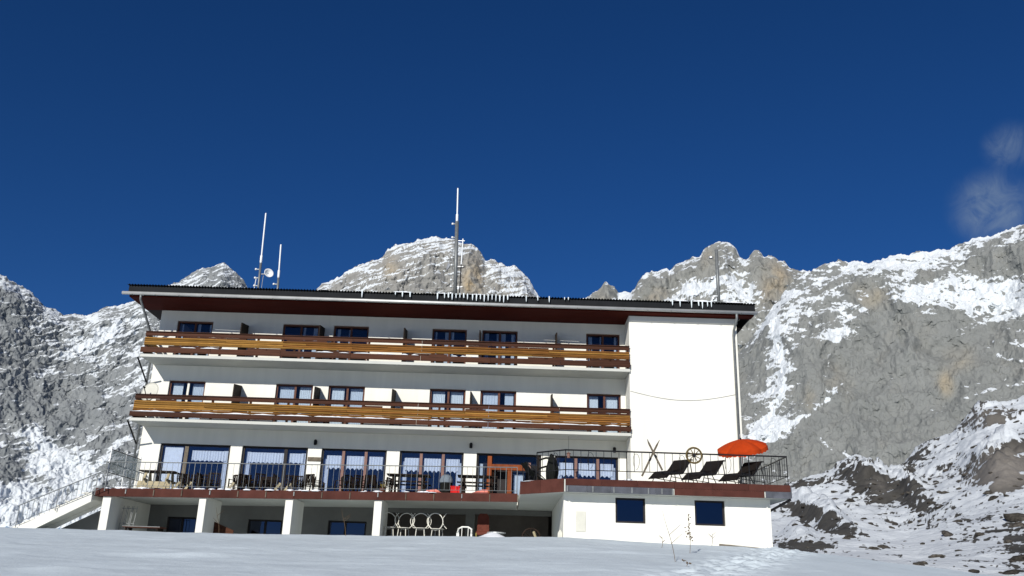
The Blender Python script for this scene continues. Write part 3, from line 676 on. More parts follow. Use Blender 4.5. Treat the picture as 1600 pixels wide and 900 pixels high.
for px in [565, 617, 628, 640, 683]+[694+6*i for i in range(7)]+[738+6.1*i for i in range(10)]+[822, 840, 858, 882, 888]+[1051, 1063, 1081, 1092, 1098, 1106, 1112]:
    inst('icicle', ice[ri.randrange(3)], (wx(px, 470+(px-600)*.034, -2.1), -2.10, 11.83+ri.uniform(-.02, .02)), roof, scale=(ri.uniform(.8, 1.15), 1, .35 if px in (882, 888, 617) else ri.uniform(.8, 1.0)))
for pa, pb, h in [(614, 645, .09), (680, 700, .06), (730, 760, .05), (1052, 1075, .09), (1080, 1115, .11), (1128, 1160, .08), (500, 512, .04)]:
    a, b = wx(pa, 468, -1.9), wx(pb, 470, -1.9); v = []; f = []; n = 14
    for i in range(n+1):
        u = i/n; hh = h*(max(0, math.sin(math.pi*u))**.5)*(.75+.5*ri.random())
        for y, k in ((-2.09, 0), (-2.05, .7), (-1.9, 1), (-1.7, .6), (-1.6, 0)): v.append((a+(b-a)*u, y, 11.845+.045*(y+2.08)+hh*k))
    for i in range(n):
        for k in range(4): f.append((5*i+k, 5*i+5+k, 5*i+6+k, 5*i+1+k))
    MB().add(v, f).build('roof_snow', 'snow_ledge', roof, smooth=True)['kind'] = 'stuff'
for a, b in [(1050, 1150)]:
    MB().tube([(wx(a, 475, -1.7), -1.7, 11.98), (wx(b, 478, -1.7), -1.7, 11.98)], .03, 6).build('snow_guard_rail', 'steel_grey', roof)
# rain pipes
def pipe(pts, r=.05, m='gutter', name='rain_pipe'): return MB().tube(pts, r, 10).build(name, m, HOTEL, smooth=True)
pipe([(9.62, -2.05, 11.42), (9.62, -2.03, 11.15), (9.58, -1.60, 10.75), (9.58, -1.50, 10.55), (9.58, -1.50, 3.52)], .055, 'steel_grey')
pipe([(-15.82, -2.05, 11.42), (-15.82, -2.03, 11.2), (-15.80, -.35, 10.05), (-15.78, -.08, 9.8), (-15.78, -.08, 3.3)], .05, 'steel_grey')
pipe([(-15.75, -1.48, 8.78), (-15.78, -.14, 8.02)], .035, 'steel_black'); pipe([(-15.72, -1.48, 6.08), (-15.78, -.14, 5.35)], .035, 'steel_black')

# --- balconies
def balcony(z, snowy):
    x0, x1 = -15.56, 5.09
    slab = MB().box(XL+.02, x1, -1.46, .02, z-.10, z+.02)
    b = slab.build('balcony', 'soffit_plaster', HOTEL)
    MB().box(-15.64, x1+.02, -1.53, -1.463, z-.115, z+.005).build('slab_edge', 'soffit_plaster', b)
    def row(zb, zt, y, mats, nseg, th=.03, xx0=x0, xx1=x1):
        L = (xx1-xx0)/nseg; cache = {}
        for i in range(nseg):
            mname = mats[i % len(mats)] if not callable(mats) else mats(i)
            if mname not in cache: H = zt-zb; rd = mname in ('wood_gold', 'wood_orange'); pf = [(th/2, 0), (-th*.3, 0), (-th*(1.0 if rd else .5), H*.22), (-th*(1.35 if rd else .5), H*.5), (-th*(1.0 if rd else .5), H*.8), (-th*.3, H), (th/2, H)]; cache[mname] = MB().prism(pf, .005, L-.005, 'x').mesh('plank', mname)
            inst('plank', cache[mname], (xx0+i*L, y+random.uniform(-.004, .004), zb+random.uniform(-.006, .006)), b)
    gold = lambda i: 'wood_gold' if random.random() < (.95 if i < 2 else .22) else 'wood_orange'
    row(z+.82, z+.97, -1.50, ['wood_brown'], 7)
    row(z+.664, z+.738, -1.52, gold, 7, .024); row(z+.578, z+.652, -1.52, gold, 6, .024); row(z+.492, z+.566, -1.52, gold, 7, .024); row(z+.404, z+.480, -1.52, gold, 5, .024)
    row(z+.42, z+.72, -1.488, ['wood_dark'], 7, .02)
    L9 = (x1-x0)/24; gm = MB().box(.004, L9-.004, -.01, .01, 0, .098).mesh('plank', 'wood_brown'); gm2 = MB().box(.004, L9-.004, -.01, .01, 0, .07).mesh('plank', 'wood_brown')
    for i in range(24):
        if random.random() < .55: inst('plank', gm, (x0+i*L9+random.uniform(-.2, .2)*(0 < i < 23), -1.485, z+.302), b)
        if random.random() < .30: inst('plank', gm2, (x0+i*L9, -1.48, z+.742), b)
    if not snowy: row(z+.07, z+.30, -1.56, ['wood_brown'], 7, .035, -15.66, x1+.03)
    else:
        row(z+.07, z+.27, -1.57, ['wood_brown'], 7, .035, -15.66, x1+.03)
    row(z+.30 if snowy else z+.315, z+.385, -1.525, lambda i: 'wood_orange' if random.random() < .6 else 'wood_brown', 5) if snowy else None
    hr = MB().box(x0, x1, -1.56, -1.44, z+.975, z+1.01).build('handrail', 'wood_brown', b)
    pm = MB().box(-.045, .045, -.035, .035, .02, .97).mesh('post', 'wood_brown')
    for i in range(14): inst('post', pm, (x0+.08+i*(x1-x0-.16)/13, -1.44, z), b)
    # snow left lying on the lower board
    rng = random.Random(int(z*10)); t = x0
    while t < x1-.4:
        L = rng.uniform(.25, 1.9 if snowy else .8)
        if rng.random() < (.9 if snowy else .38):
            zz = z+(.27 if snowy else .30); e = min(t+L, x1)
            sm = MB(); n = max(3, int((e-t)/.12)); v = []; f = []
            for i in range(n+1):
                u = i/n; hh = (.035+.03*rng.random())*(math.sin(math.pi*u)**.4 if 0 < u < 1 else .15); xx = t+(e-t)*u
                v += [(xx, -1.60, zz), (xx, -1.59, zz+hh*.7), (xx, -1.55, zz+hh), (xx, -1.535, zz)]
            for i in range(n):
                for k in range(4): f.append((4*i+k, 4*i+4+k, 4*i+4+(k+1) % 4, 4*i+(k+1) % 4))
            sm.add(v, f).build('snow_strip', 'snow_ledge', b, smooth=True)['kind'] = 'stuff'
        t += L+rng.uniform(.05, .3)
    # end boards at the sides
    for xx in (x0-.02, x1+.0):
        for k, (za, zb2, mm) in enumerate([(.82, .97, 'wood_brown'), (.58, .73, 'wood_gold'), (.405, .56, 'wood_gold'), (.07, .30, 'wood_brown')]):
            if xx > 0: continue
            MB().box(xx-.015, xx+.015, -1.44, -.02, z+za, z+zb2).build('plank', mm, b)
    return b
BU = balcony(8.92, False); BL = balcony(6.20, True)
def divider(b, px, py, z):
    x = wx(px, py)
    MB().prism([(-1.05, z+.03), (-.01, z+.03), (-.01, z+1.80), (-1.0, z+1.66)], x-.025, x+.025, 'x').build('divider', 'wood_dark', b)
for px, py in [(388, 512), (507, 515), (636, 518), (751, 521), (868, 525)]: divider(BU, px, py, 8.92)
for px, py in [(377, 605), (500, 608), (618, 612), (737, 615), (861, 619)]: divider(BL, px, py, 6.20)
for a, b in [(337, 377), (850, 905)]:
    MB().tube([(wx(a, 513, -.3), -.3, 10.42), (wx(b, 514, -.3), -.3, 10.40)], .012, 6).build('drying_rail', 'steel_light', BU)

# --- terrace
def slab_mb(x0, x1, y0, y1, th):
    return MB().add([(x0, y0, tz(x0)-th), (x1, y0, tz(x1)-th), (x1, y1, tz(x1)-th), (x0, y1, tz(x0)-th), (x0, y0, tz(x0)), (x1, y0, tz(x1)), (x1, y1, tz(x1)), (x0, y1, tz(x0))],
                    [(0, 3, 2, 1), (4, 5, 6, 7), (0, 1, 5, 4), (1, 2, 6, 5), (2, 3, 7, 6), (3, 0, 4, 7)])
TX0, TX1, TY = -15.30, .46, -4.0
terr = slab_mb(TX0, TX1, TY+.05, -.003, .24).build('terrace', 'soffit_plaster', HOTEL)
nP = 15; L = (TX1-TX0)/nP
for i in range(nP):
    a, b = TX0+i*L+.006, TX0+(i+1)*L-.006; t = .29
    MB().add([(a, TY, tz(a)-t), (b, TY, tz(b)-t), (b, TY+.047, tz(b)-t), (a, TY+.047, tz(a)-t), (a, TY, tz(a)+.02), (b, TY, tz(b)+.02), (b, TY+.047, tz(b)+.02), (a, TY+.047, tz(a)+.02)],
             [(0, 3, 2, 1), (4, 5, 6, 7), (0, 1, 5, 4), (1, 2, 6, 5), (2, 3, 7, 6), (3, 0, 4, 7)]).build('fascia_panel', 'fascia', terr)
    MB().box(b-.012, b+.024, TY-.03, TY-.003, tz(b)-(.25 if i % 3 else .18), tz(b)-.03).build('fascia_bracket', 'wood_grey' if i % 3 else 'steel_grey', terr)
MB().box(TX0-.12, TX0-.005, TY, -.3, tz(TX0)-.27, tz(TX0)+.01).build('fascia_panel', 'fascia', terr)
for a, b, y in [(160, 173, 783), (311, 322, 783), (446, 458, 783), (585, 597, 783)]:
    xa, xb = wx(a, y, TY+.08), wx(b, y, TY+.08)
    MB().box(xa, xb, TY+.08, TY+(2.0 if a > 200 else 3.98), .3, tz(xa)-.243).build('column', 'plaster', HOTEL, bevel=.01)  # leftmost one deepened to the house to block sun from the left
MB().box(XL+.3, 1.9, TY+2.1, -.01, .2, .60).build('cellar_floor', 'concrete', HOTEL)
# deck over the garage
DZ = 3.50
plan = [(.52, -.01), (.52, -6.70), (1.97, -8.0), (9.50, -8.0), (9.50, YB-.005), (XB-.005, YB-.005), (XB-.005, -.01)]
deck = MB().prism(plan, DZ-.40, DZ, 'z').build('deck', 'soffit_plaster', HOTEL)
def clad(p, q, z0, z1, m, out=.04, name='fascia_panel'):
    p, q = Vector((*p, 0)), Vector((*q, 0)); d = (q-p).normalized(); nrm = Vector((d.y, -d.x, 0))
    vs = [a+nrm*o+Vector((0, 0, z)) for z in (z0, z1) for o in (.003, out) for a in (p+d*.004, q-d*.004)]
    return MB().add(vs, [(0, 1, 3, 2), (4, 6, 7, 5), (0, 4, 5, 1), (2, 3, 7, 6), (0, 2, 6, 4), (1, 5, 7, 3)]).build(name, m, deck)
clad((.52, -6.70), (1.20, -7.317), DZ-.42, DZ+.02, 'fascia'); clad((1.205, -7.32), (1.95, -7.985), DZ-.42, DZ+.02, 'fascia')
xs = [1.985, 3.2, 4.4, 5.62, 6.9, 8.1, 8.65, 9.50]
for a, b in zip(xs, xs[1:]): clad((a, -8.0), (b, -8.0), DZ-.20, DZ+.02, 'fascia')
for a, b, m in [(1.985, 2.7, 'fascia_grey'), (2.7, 3.5, 'fascia_grey'), (3.5, 4.3, 'fascia_grey'), (4.3, 5.0, 'fascia_grey'), (5.0, 5.55, 'fascia_grey'), (5.62, 6.9, 'fascia'), (6.9, 8.62, 'fascia'), (8.66, 9.5, 'fascia_grey')]:
    clad((a, -8.0), (b, -8.0), DZ-.42, DZ-.205, m, .03)
for x in (2.05, 2.9, 3.6, 4.2, 4.75, 5.2, 5.55): MB().box(x-.02, x+.02, -8.075, -8.034, DZ-.41, DZ-.22).build('fascia_bracket', 'steel_grey', deck)
MB().box(9.503, 9.545, -8.0, YB, DZ-.40, DZ+.02).build('fascia_panel', 'fascia_grey', deck)
MB().beam((9.50, -7.97, 3.06), (8.97, -7.3, 2.72), .05, .07).build('brace', 'steel_black', deck)
# annex below the deck
AY, AX0, AX1 = -7.45, 1.97, 8.96
ah = []
for a, b, y0, y1 in [(961.5, 1009, 777, 818), (1085, 1134, 781, 822)]:
    p, q = W(a, y0, AY), W(b, y1, AY); ah.append((float(p[0]), float(q[0]), float(W((a+b)/2, y1-.5, AY)[2]), float(W((a+b)/2, y0+1, AY)[2])))
mb = MB(); wall_holes(mb, AX0, AX1, .2, DZ-.403, AY, AY+.28, ah); mb.build('annex_wall', 'plaster', HOTEL)
MB().box(AX0, AX0+.28, AY+.283, -.01, .2, DZ-.403).build('annex_wall', 'plaster', HOTEL)
MB().box(AX1-.28, AX1, AY+.283, YB-.01, -4, DZ-.403).build('annex_wall', 'plaster', HOTEL)
MB().box(AX0+.3, AX1-.3, AY+2.2, AY+2.3, .2, DZ-.41).build('inner_wall', 'interior', HOTEL)
for h in ah: window(h, [], 'frame_dark', y=AY+.09, gl='glass_dark', name='annex_window', fw=.06)
MB().box(wx(900, 800, AY), wx(915, 800, AY), AY-.03, AY-.003, float(W(907, 831, AY)[2]), float(W(907, 799, AY)[2])).build('meter_panel', 'beige_box', HOTEL, bevel=.006)
MB().box(8.99, 9.22, -6.6, -5.9, .6, 2.35).build('retaining_wall', 'concrete', HOTEL, bevel=.02)

# --- railings
def railing(name, pts, h, step, m, rail_r=.022, bal_r=.008, low=.12, scroll=0, mid=None, parent=HOTEL):
    pts = [Vector(p) for p in pts]; up = Vector((0, 0, 1))
    r = MB().tube([p+up*h for p in pts], rail_r, 8).build(name, m, parent)
    if low: MB().tube([p+up*low for p in pts], rail_r*.6, 6).build('bottom_rail', m, r)
    bm_ = {}
    for p, q in zip(pts, pts[1:]):
        d = q-p; n = max(1, round(Vector((d.x, d.y, 0)).length/step))
        for i in range(n+1):
            if i == 0 and p is not pts[0]: continue
            post = i in (0, n) or i % 8 == 0
            key = ('post' if post else 'baluster')
            if key not in bm_: bm_[key] = MB().tube([(0, 0, 0 if post else low), (0, 0, h-.005)], bal_r*(1.9 if post else 1), 6).mesh(key, m)
            inst(key, bm_[key], p+d*(i/n), r)
            if scroll and not post and i % scroll == scroll//2:
                dd = d.normalized(); c = p+d*(i/n); pt = []
                for k in range(19):
                    a = -2.2+k/18*5.4; rr = .13*(1-.35*abs(k-9)/9)
                    pt.append(c+dd*(rr*math.sin(a)+.06)+up*(low+(h-low)*(.5)+ (h-low)*.40*math.cos(a)))
                MB().tube(pt, bal_r*.8, 5).build('scroll', m, r)
    return r
railing('deck_railing', [(1.05, -7.10, DZ+.02), (1.99, -7.95, DZ+.02), (9.46, -7.95, DZ+.02), (9.46, -1.5, DZ+.02)], .96, .26, 'steel_black', .026, .009, .30, 6)
railing('terrace_railing', [(-15.2, -3.93, tz(-15.2)+.02), (.42, -3.93, tz(.42)+.02)], .98, .21, 'steel_grey', .018, .0065, .10)
sr = railing('terrace_railing', [(-15.2, -3.85, tz(-15.2)+.02), (-15.2, -.1, tz(-15.2)+.02)], .98, .2, 'steel_grey', .022, .008, .10)
MB().box(-15.17, -15.155, -3.7, -.9, 3.75, 4.55).build('glass_screen', 'glass_screen', sr)
for y in (-3.74, -2.3, -.86): MB().tube([(-15.163, y, 3.1), (-15.163, y, 4.7)], .022, 6).build('screen_post', 'steel_light', sr)
MB().tube([(-15.163, -3.74, 4.58), (-15.163, -.86, 4.58)], .018, 6).build('screen_rail', 'steel_black', sr)
MB().tube([(-15.163, -3.74, 3.72), (-15.163, -.86, 3.72)], .018, 6).build('screen_rail', 'steel_black', sr)
# stairs at the left end
st = empty('staircase', Vector((-15.4, -3.6, 1.2))-wloc(HOTEL)); st.parent = HOTEL
bx_, bz_ = -18.3, 1.45; nS = 9; tx = TX0-.14
for i in range(nS):
    u = (i+1)/(nS+1); x = bx_+(tx-bx_)*u; z = bz_+(tz(TX0)-bz_)*u
    MB().box(x-.14, x+.16, -4.05, -2.95, z-.05, z).build('step', 'snow_ledge' if i % 3 == 1 else 'plaster', st, bevel=.006)
for y in (-4.12, -2.95):
    MB().prism([(bx_-.1, bz_-.25), (bx_+.25, bz_-.3), (tx, tz(TX0)-.50), (tx, tz(TX0)-.12), (bx_-.1, bz_-.10)], y, y+.06, 'y').build('stringer', 'plaster', st)
MB().prism([(bx_+.4, .6), (tx, .6), (tx, tz(TX0)-.6), (bx_+.4, bz_-.25)], -2.7, -2.6, 'y').build('stair_shade_panel', 'shaded_wall', st)  # dark panel added in place of the shade below the flight
MB().prism([(bx_-.1, bz_-.22), (tx, tz(TX0)-.42), (tx, tz(TX0)-.10), (bx_-.1, bz_+.02)], -4.055, -2.96, 'y').build('flight', 'plaster', st)
p0, p1 = Vector(W(24, 824, -4.20)), Vector(W(163, 767, -4.20))
railing('stair_railing', [p0, p1], .80, .17, 'steel_grey', .02, .009, .16, 6, parent=HOTEL)
# metal flue on the right of the roof
fl = MB().tube([(8.9, -.9, 11.75), (8.9, -.9, 14.72)], .075, 12).build('flue', 'steel_grey', HOTEL, smooth=True)
xf = wx(1123, 470, -.9); fl.location.x = xf-8.9
for z in (12.35, 13.3, 14.3): MB().tube([(xf, -.9, z), (xf, -.9, z+.07)], .09, 12).build('flue_band', 'steel_light', fl).location.x = -(xf-8.9)
MB().tube([(xf-.30, -.9, 11.8), (xf-.32, -.9, 12.25), (xf-.2, -.9, 12.5), (xf-.05, -.9, 12.5)], .06, 8).build('vent_pipe', 'antenna_white', HOTEL, smooth=True)
MB().tube([(xf+.03, -.8, 11.75), (xf+.03, -.8, 12.5)], .05, 8).build('vent_pipe', 'antenna_white', HOTEL, smooth=True)

# ------------------------------------------------------------------ things on the roof
def mast(px_b, py_b, px_t, py_t, y, label, joint, dish=False, side=False, pods=()):
    b = W(px_b, py_b, y); t = W(px_t, py_t, y); zb = 11.82+.045*(y+2.08); zt = float(t[2]); x = float(b[0])
    r = thing('antenna_mast', (x, y, zb), label, 'antenna', 'antenna masts on the roof edge'); tilt = float(t[0]-b[0])/(zt-zb)
    def pt(z, dx=0, dy=0): return (dx+tilt*(z-zb), dy, z-zb)
    zj = zb+(zt-zb)*joint
    MB().tube([pt(zb), pt(zj)], .052 if not side else .085, 10).build('pole', 'steel_grey', r, smooth=True, rel=False)
    MB().tube([pt(zj), pt(zj+.05), pt(zj+.35), pt(zj+.4), pt(zt-.03), pt(zt)], [.04, .058, .058, .034, .034, .024], 10).build('whip', 'antenna_white', r, smooth=True, rel=False)
    MB().lathe([(0, -.03), (.30, -.03), (.30, 0), (0, 0)], 12, (0, 0, .03)).build('base_plate', 'steel_black', r, rel=False)
    for u in pods:
        z = zb+(zj-zb)*u
        a = MB().box(-.16, -.03, -.02, .02, z-zb-.02, z-zb+.02).build('clamp', 'steel_grey', r, rel=False); a.location.x = tilt*(z-zb)
        p = MB().lathe([(0, -.05), (.045, -.04), (.055, 0), (.045, .04), (0, .05)], 10, (-.19, 0, z-zb)).build('insulator', 'antenna_white', r, smooth=True, rel=False); p.location.x = tilt*(z-zb)
    return r, pt, zb, zj
r, pt, zb, zj = mast(403, 459, 415.5, 333, .3, 'taller slim mast with white whip and small round dish, left end of roof', .43, pods=(.18, .42, .62, .84))
rot = Vector((.55, -.8, .15)).to_track_quat('Z', 'Y').to_matrix(); zd = (zj-zb)*.72
MB().lathe([(.03, 0), (.12, .02), (.19, .07), (.22, .12), (.21, .13), (.15, .07), (.03, .02)], 20, (.36, -.06, zd), rot).build('dish', 'antenna_white', r, smooth=True, rel=False)
MB().beam((.05, 0, zd), (.34, -.04, zd), .04, .04).build('dish_arm', 'steel_grey', r, rel=False)
MB().tube([(-.22, 0, .15), (-.17, 0, 1.15)], .02, 6).build('cable_tube', 'antenna_white', r, rel=False)
MB().tube([(.12, 0, .2), (.14, 0, 1.3)], .012, 6).build('cable_tube', 'steel_grey', r, rel=False)
mast(434, 459, 439, 382, .3, 'shortest white whip antenna beside the dish mast on roof', .42, pods=(.2, .75))
r, pt, zb, zj = mast(711, 466, 715.5, 294, -.6, 'tallest thick antenna mast in front of the dome peak', .70, side=True, pods=(.12, .2, .28, .35, .46, .55, .66, .80, .97))
MB().tube([(.18, 0, .1), (.20, 0, 1.85)], .025, 8).build('side_pole', 'steel_black', r, rel=False)
MB().tube([(.20, 0, 1.85), (.22, 0, 3.1)], .028, 8).build('side_whip', 'antenna_white', r, rel=False)
for z in (.8, 1.75, 3.0): MB().beam((-.08, 0, z), (.30, 0, z), .03, .03).build('cross_arm', 'steel_light', r, rel=False)
MB().tube([(-.22, 0, .9), (-.20, 0, 2.6)], .018, 6).build('side_pole', 'steel_grey', r, rel=False)
rot = Vector((-.85, -.4, .1)).to_track_quat('Z', 'Y').to_matrix()
MB().lathe([(.02, 0), (.10, .03), (.17, .10), (.16, .11), (.02, .03)], 14, (-.30, -.02, 1.72), rot).build('dish', 'steel_light', r, smooth=True, rel=False)
MB().beam((-.5, 0, .06), (.6, 0, .06), .06, .06).build('base_bar', 'steel_black', r, rel=False)

# ------------------------------------------------------------------ things on the facade
p = W(233, 612, -1.1)
r = thing('satellite_dish', (float(p[0]), -1.0, 6.25), 'pale grey satellite dish at left end of the lower balcony', 'satellite dish')
zc = float(p[2])-6.25; rot = Vector((-.30, -.93, .2)).to_track_quat('Z', 'Y').to_matrix()
MB().lathe([(.0, -.07), (.15, -.06), (.30, -.03), (.42, .02), (.43, .03), (.30, 0), (.0, -.04)], 28, (0, 0, zc), rot).build('reflector', 'beige_box', r, smooth=True, rel=False)
a = Vector((0, 0, zc)); e = rot @ Vector((0, .05, .42))+a
MB().beam(a+rot @ Vector((0, -.40, 0)), e, .025, .025).build('feed_arm', 'steel_black', r, rel=False)
MB().lathe([(0, -.07), (.035, -.06), (.04, .05), (0, .07)], 10, e, rot).build('feed_horn', 'steel_black', r, rel=False)
MB().tube([(.02, .10, 0), (.02, .10, zc+.1)], .03, 8).build('pole', 'steel_grey', r, rel=False)
for px, py, lb in [(493, 691, 'small black wall lamp above the pier right of second lace window'), (736, 696, 'small black wall lamp left of the timber entrance'), (960, 703, 'small black wall lamp beside the white block corner')]:
    p = W(px, py, -.12); r = thing('wall_lamp', (float(p[0]), -.01, float(p[2])), lb, 'lamp', 'black wall lamps under the lower balcony')
    MB().box(-.05, .05, -.02, 0, -.07, .07).build('back_plate', 'steel_black', r, rel=False)
    MB().beam((0, -.02, .05), (0, -.13, .05), .025, .025).build('arm', 'steel_black', r, rel=False)
    MB().lathe([(0, .12), (.05, .10), (.07, .06), (.065, -.10), (.05, -.12), (0, -.12)], 12, (0, -.14, 0)).build('shade', 'steel_black', r, smooth=True, rel=False)
p = W(894, 713, -3.2); q = W(893, 685, -3.2)
r = thing('hanging_lantern', (float(p[0]), -1.2, 5.36), 'small dark lantern hanging on a thin wire above the deck', 'lantern')  # lantern on a wire, gives no light
MB().tube([(0, 0, .0), (0, 0, .70)], .006, 5).build('wire', 'steel_black', r, rel=False)
MB().lathe([(0, .02), (.10, -.04), (.07, -.06), (.06, -.2), (.08, -.22), (0, -.24)], 10, (0, 0, .02)).build('lantern_body', 'frame_pink', r, rel=False)

# ------------------------------------------------------------------ the deck: loungers, parasol, wheel, skis
def lounger():
    r = empty('sun_lounger', (0, 0, 0))              # local: foot end towards -x, width along y
    w = .33
    def panel(x0, z0, x1, z1, nm):
        d = Vector((x1-x0, 0, z1-z0)); nn = Vector((-d.z, 0, d.x)).normalized()*.018
        m = MB()
        m.add([Vector((x, y, z))+nn*s for s in (-1, 1) for x, z in ((x0, z0), (x1, z1)) for y in (-w, w)],
              [(0, 1, 3, 2), (4, 6, 7, 5), (0, 4, 5, 1), (2, 3, 7, 6), (0, 2, 6, 4), (1, 5, 7, 3)])
        return m.build(nm, 'rattan', r, rel=False)
    panel(-.95, .14, -.55, .40, 'leg_rest'); panel(-.54, .405, .12, .38, 'seat'); panel(.13, .39, .68, .93, 'backrest')
    panel(.69, .93, .84, .935, 'headrest')
    for y in (-w-.02, w+.02):
        MB().tube([(-.92, y, .13), (-.55, y, .40), (.12, y, .38), (.70, y, .94)], .018, 6).build('side_rail', 'steel_black', r, rel=False)
        MB().tube([(-.52, y, .40), (-.72, y, .0)], .016, 6).build('leg', 'steel_black', r, rel=False)
        MB().tube([(-.15, y, .39), (.22, y, .0)], .016, 6).build('leg', 'steel_black', r, rel=False)
        MB().tube([(.60, y, .84), (.85, y, .0)], .016, 6).build('leg', 'steel_black', r, rel=False)
        MB().tube([(-.62, y, .2), (.79, y, .22)], .014, 6).build('stretcher', 'steel_black', r, rel=False)
        MB().tube([(.05, y, .39), (.46, y, .70)], .012, 6).build('armrest', 'steel_black', r, rel=False)
    return r
L0 = lounger(); lb = ['black woven sun lounger furthest left, below the wagon wheel', 'middle black woven sun lounger on the deck', 'black woven sun lounger under the orange parasol by the corner']
for i, (px, rz) in enumerate([(1050, 47), (1101, 45), (1160, 42)]):
    o = L0 if i == 0 else copy_tree(L0)
    p = W(px, 745, -7.1); o.location = (float(p[0]), -7.15, DZ+.005); o.rotation_euler = (0, 0, math.radians(rz))
    setp(o, lb[i], 'sun lounger', 'sun loungers in a row on the deck')
# parasol, tilted
p = W(1155, 700, -6.4)
PA = thing('parasol', (float(p[0])+.1, -6.4, DZ), 'tilted orange-red parasol above the loungers at the deck corner', 'parasol')
hc = float(p[2])-DZ+.36
MB().lathe([(0, 0), (.26, 0), (.26, .05), (.05, .09), (.05, .22), (0, .22)], 16).build('base', 'concrete', PA, smooth=False, rel=False)
MB().tube([(0, 0, .05), (0, 0, hc-.42)], .022, 8).build('pole', 'steel_light', PA, rel=False)
ax = Vector((-.20, -.30, 1)).normalized(); rot = ax.to_track_quat('Z', 'Y').to_matrix(); cc = Vector((0, -.05, hc-.42))
MB().tube([(0, 0, hc-.45), cc+ax*.55], .02, 8).build('pole', 'steel_light', PA, rel=False)
vs = []; fs = []; nr, na = 7, 64
for i in range(nr+1):
    u = i/nr
    for k in range(na):
        a = 2*math.pi*k/na; rib = abs(math.cos(4*a)); R_ = .90*u*(1-.07*(1-rib)); z = .36-.28*u**1.8-.05*(1-rib)*u
        vs.append(rot @ Vector((R_*math.cos(a), R_*math.sin(a), z))+cc)
for i in range(nr):
    for k in range(na): fs.append((i*na+k, i*na+(k+1) % na, (i+1)*na+(k+1) % na, (i+1)*na+k))
k0 = len(vs)
for k in range(na):
    a = 2*math.pi*k/na; rib = abs(math.cos(4*a)); R_ = .905*(1-.07*(1-rib)); z = -.06-.04*(1-rib)+.035*abs(math.sin(16*a))-.0
    vs.append(rot @ Vector((R_*math.cos(a), R_*math.sin(a), z-.03))+cc)
for k in range(na): fs.append((nr*na+k, nr*na+(k+1) % na, k0+(k+1) % na, k0+k))
cn = MB().add(vs, fs).build('canopy', 'canvas_orange', PA, smooth=False, rel=False)
so_ = cn.modifiers.new('thick', 'SOLIDIFY'); so_.thickness = .004
for k in range(8):
    a = math.pi/4*k; MB().tube([rot @ Vector((.02, 0, .34))+cc, rot @ Vector((.55*math.cos(a), .55*math.sin(a), .22))+cc, rot @ Vector((.88*math.cos(a), .88*math.sin(a), .045))+cc], .006, 5).build('rib', 'steel_grey', PA, rel=False)
MB().lathe([(0, .05), (.03, .03), (.03, -.02), (0, -.03)], 8, rot @ Vector((0, 0, .38))+cc, rot).build('finial', 'steel_black', PA, rel=False)
# wagon wheel hung on the railing
def wheel(name, c, R_, label, group, nsp=10, lean=0.0, m='wheel_wood'):
    r = thing(name, c, label, 'wheel', group); r.rotation_euler = (lean, 0, 0)
    ring = [(R_*math.cos(2*math.pi*k/40), 0, R_*math.sin(2*math.pi*k/40)) for k in range(40)]
    MB().tube(ring, .032, 8, closed=True).build('rim', m, r, smooth=True, rel=False)
    MB().lathe([(0, -.07), (.05, -.07), (.06, -.04), (.06, .04), (.05, .07), (0, .07)], 14, (0, 0, 0), Matrix.Rotation(math.pi/2, 3, 'X')).build('hub', 'steel_black', r, rel=False)
    for k in range(nsp):
        a = 2*math.pi*k/nsp+.16; MB().tube([(.05*math.cos(a), 0, .05*math.sin(a)), ((R_-.02)*math.cos(a), 0, (R_-.02)*math.sin(a))], [.017, .013], 6).build('spoke', m, r, rel=False)
    return r
p = W(1084.5, 711.5, -8.05); wheel('wagon_wheel', (float(p[0]), -8.04, float(p[2])), .255, 'small wooden wagon wheel hung on the deck railing', None)
# pair of old skis crossed on the railing
for (xa, ya), (xb, yb), lb in [((1003, 744), (1030, 688), 'old wooden ski leaning right, one of the crossed pair on railing'), ((1035, 735), (1011, 687), 'old wooden ski leaning left, one of the crossed pair on railing')]:
    d = -8.03 if xa < 1010 else -8.075; a, b = Vector(W(xa, ya, d)), Vector(W(xb, yb, d)); u = (b-a).normalized(); sd = u.cross(Vector((0, -1, 0))).normalized(); r = thing('wooden_ski', a, lb, 'ski', 'crossed wooden skis')
    m = MB(); n = 14; LL = (b-a).length; vs = []; fs = []
    for i in range(n+1):
        t = i/n; w = .032*(1 if t < .86 else max(.25, 1-(t-.86)/.14*.8)); yy = -.08*max(0, (t-.86)/.14)**2
        for s in (-1, 1):
            for k in (-.008, .008): vs.append(u*(t*LL)+sd*(w*s)+Vector((0, k+yy, 0)))
    for i in range(n):
        for q in ((0, 1), (1, 3), (3, 2), (2, 0)): fs.append((4*i+q[0], 4*i+q[1], 4*i+4+q[1], 4*i+4+q[0]))
    fs += [(0, 2, 3, 1), (4*n, 4*n+1, 4*n+3, 4*n+2)]
    m.add(vs, fs).build('ski_board', 'wood_grey', r, rel=False)
    MB().beam(u*(LL*.42)+Vector((0, -.02, 0)), u*(LL*.50)+Vector((0, -.02, 0)), .075, .02, (0, 1, 0)).build('binding', 'steel_black', r, rel=False)
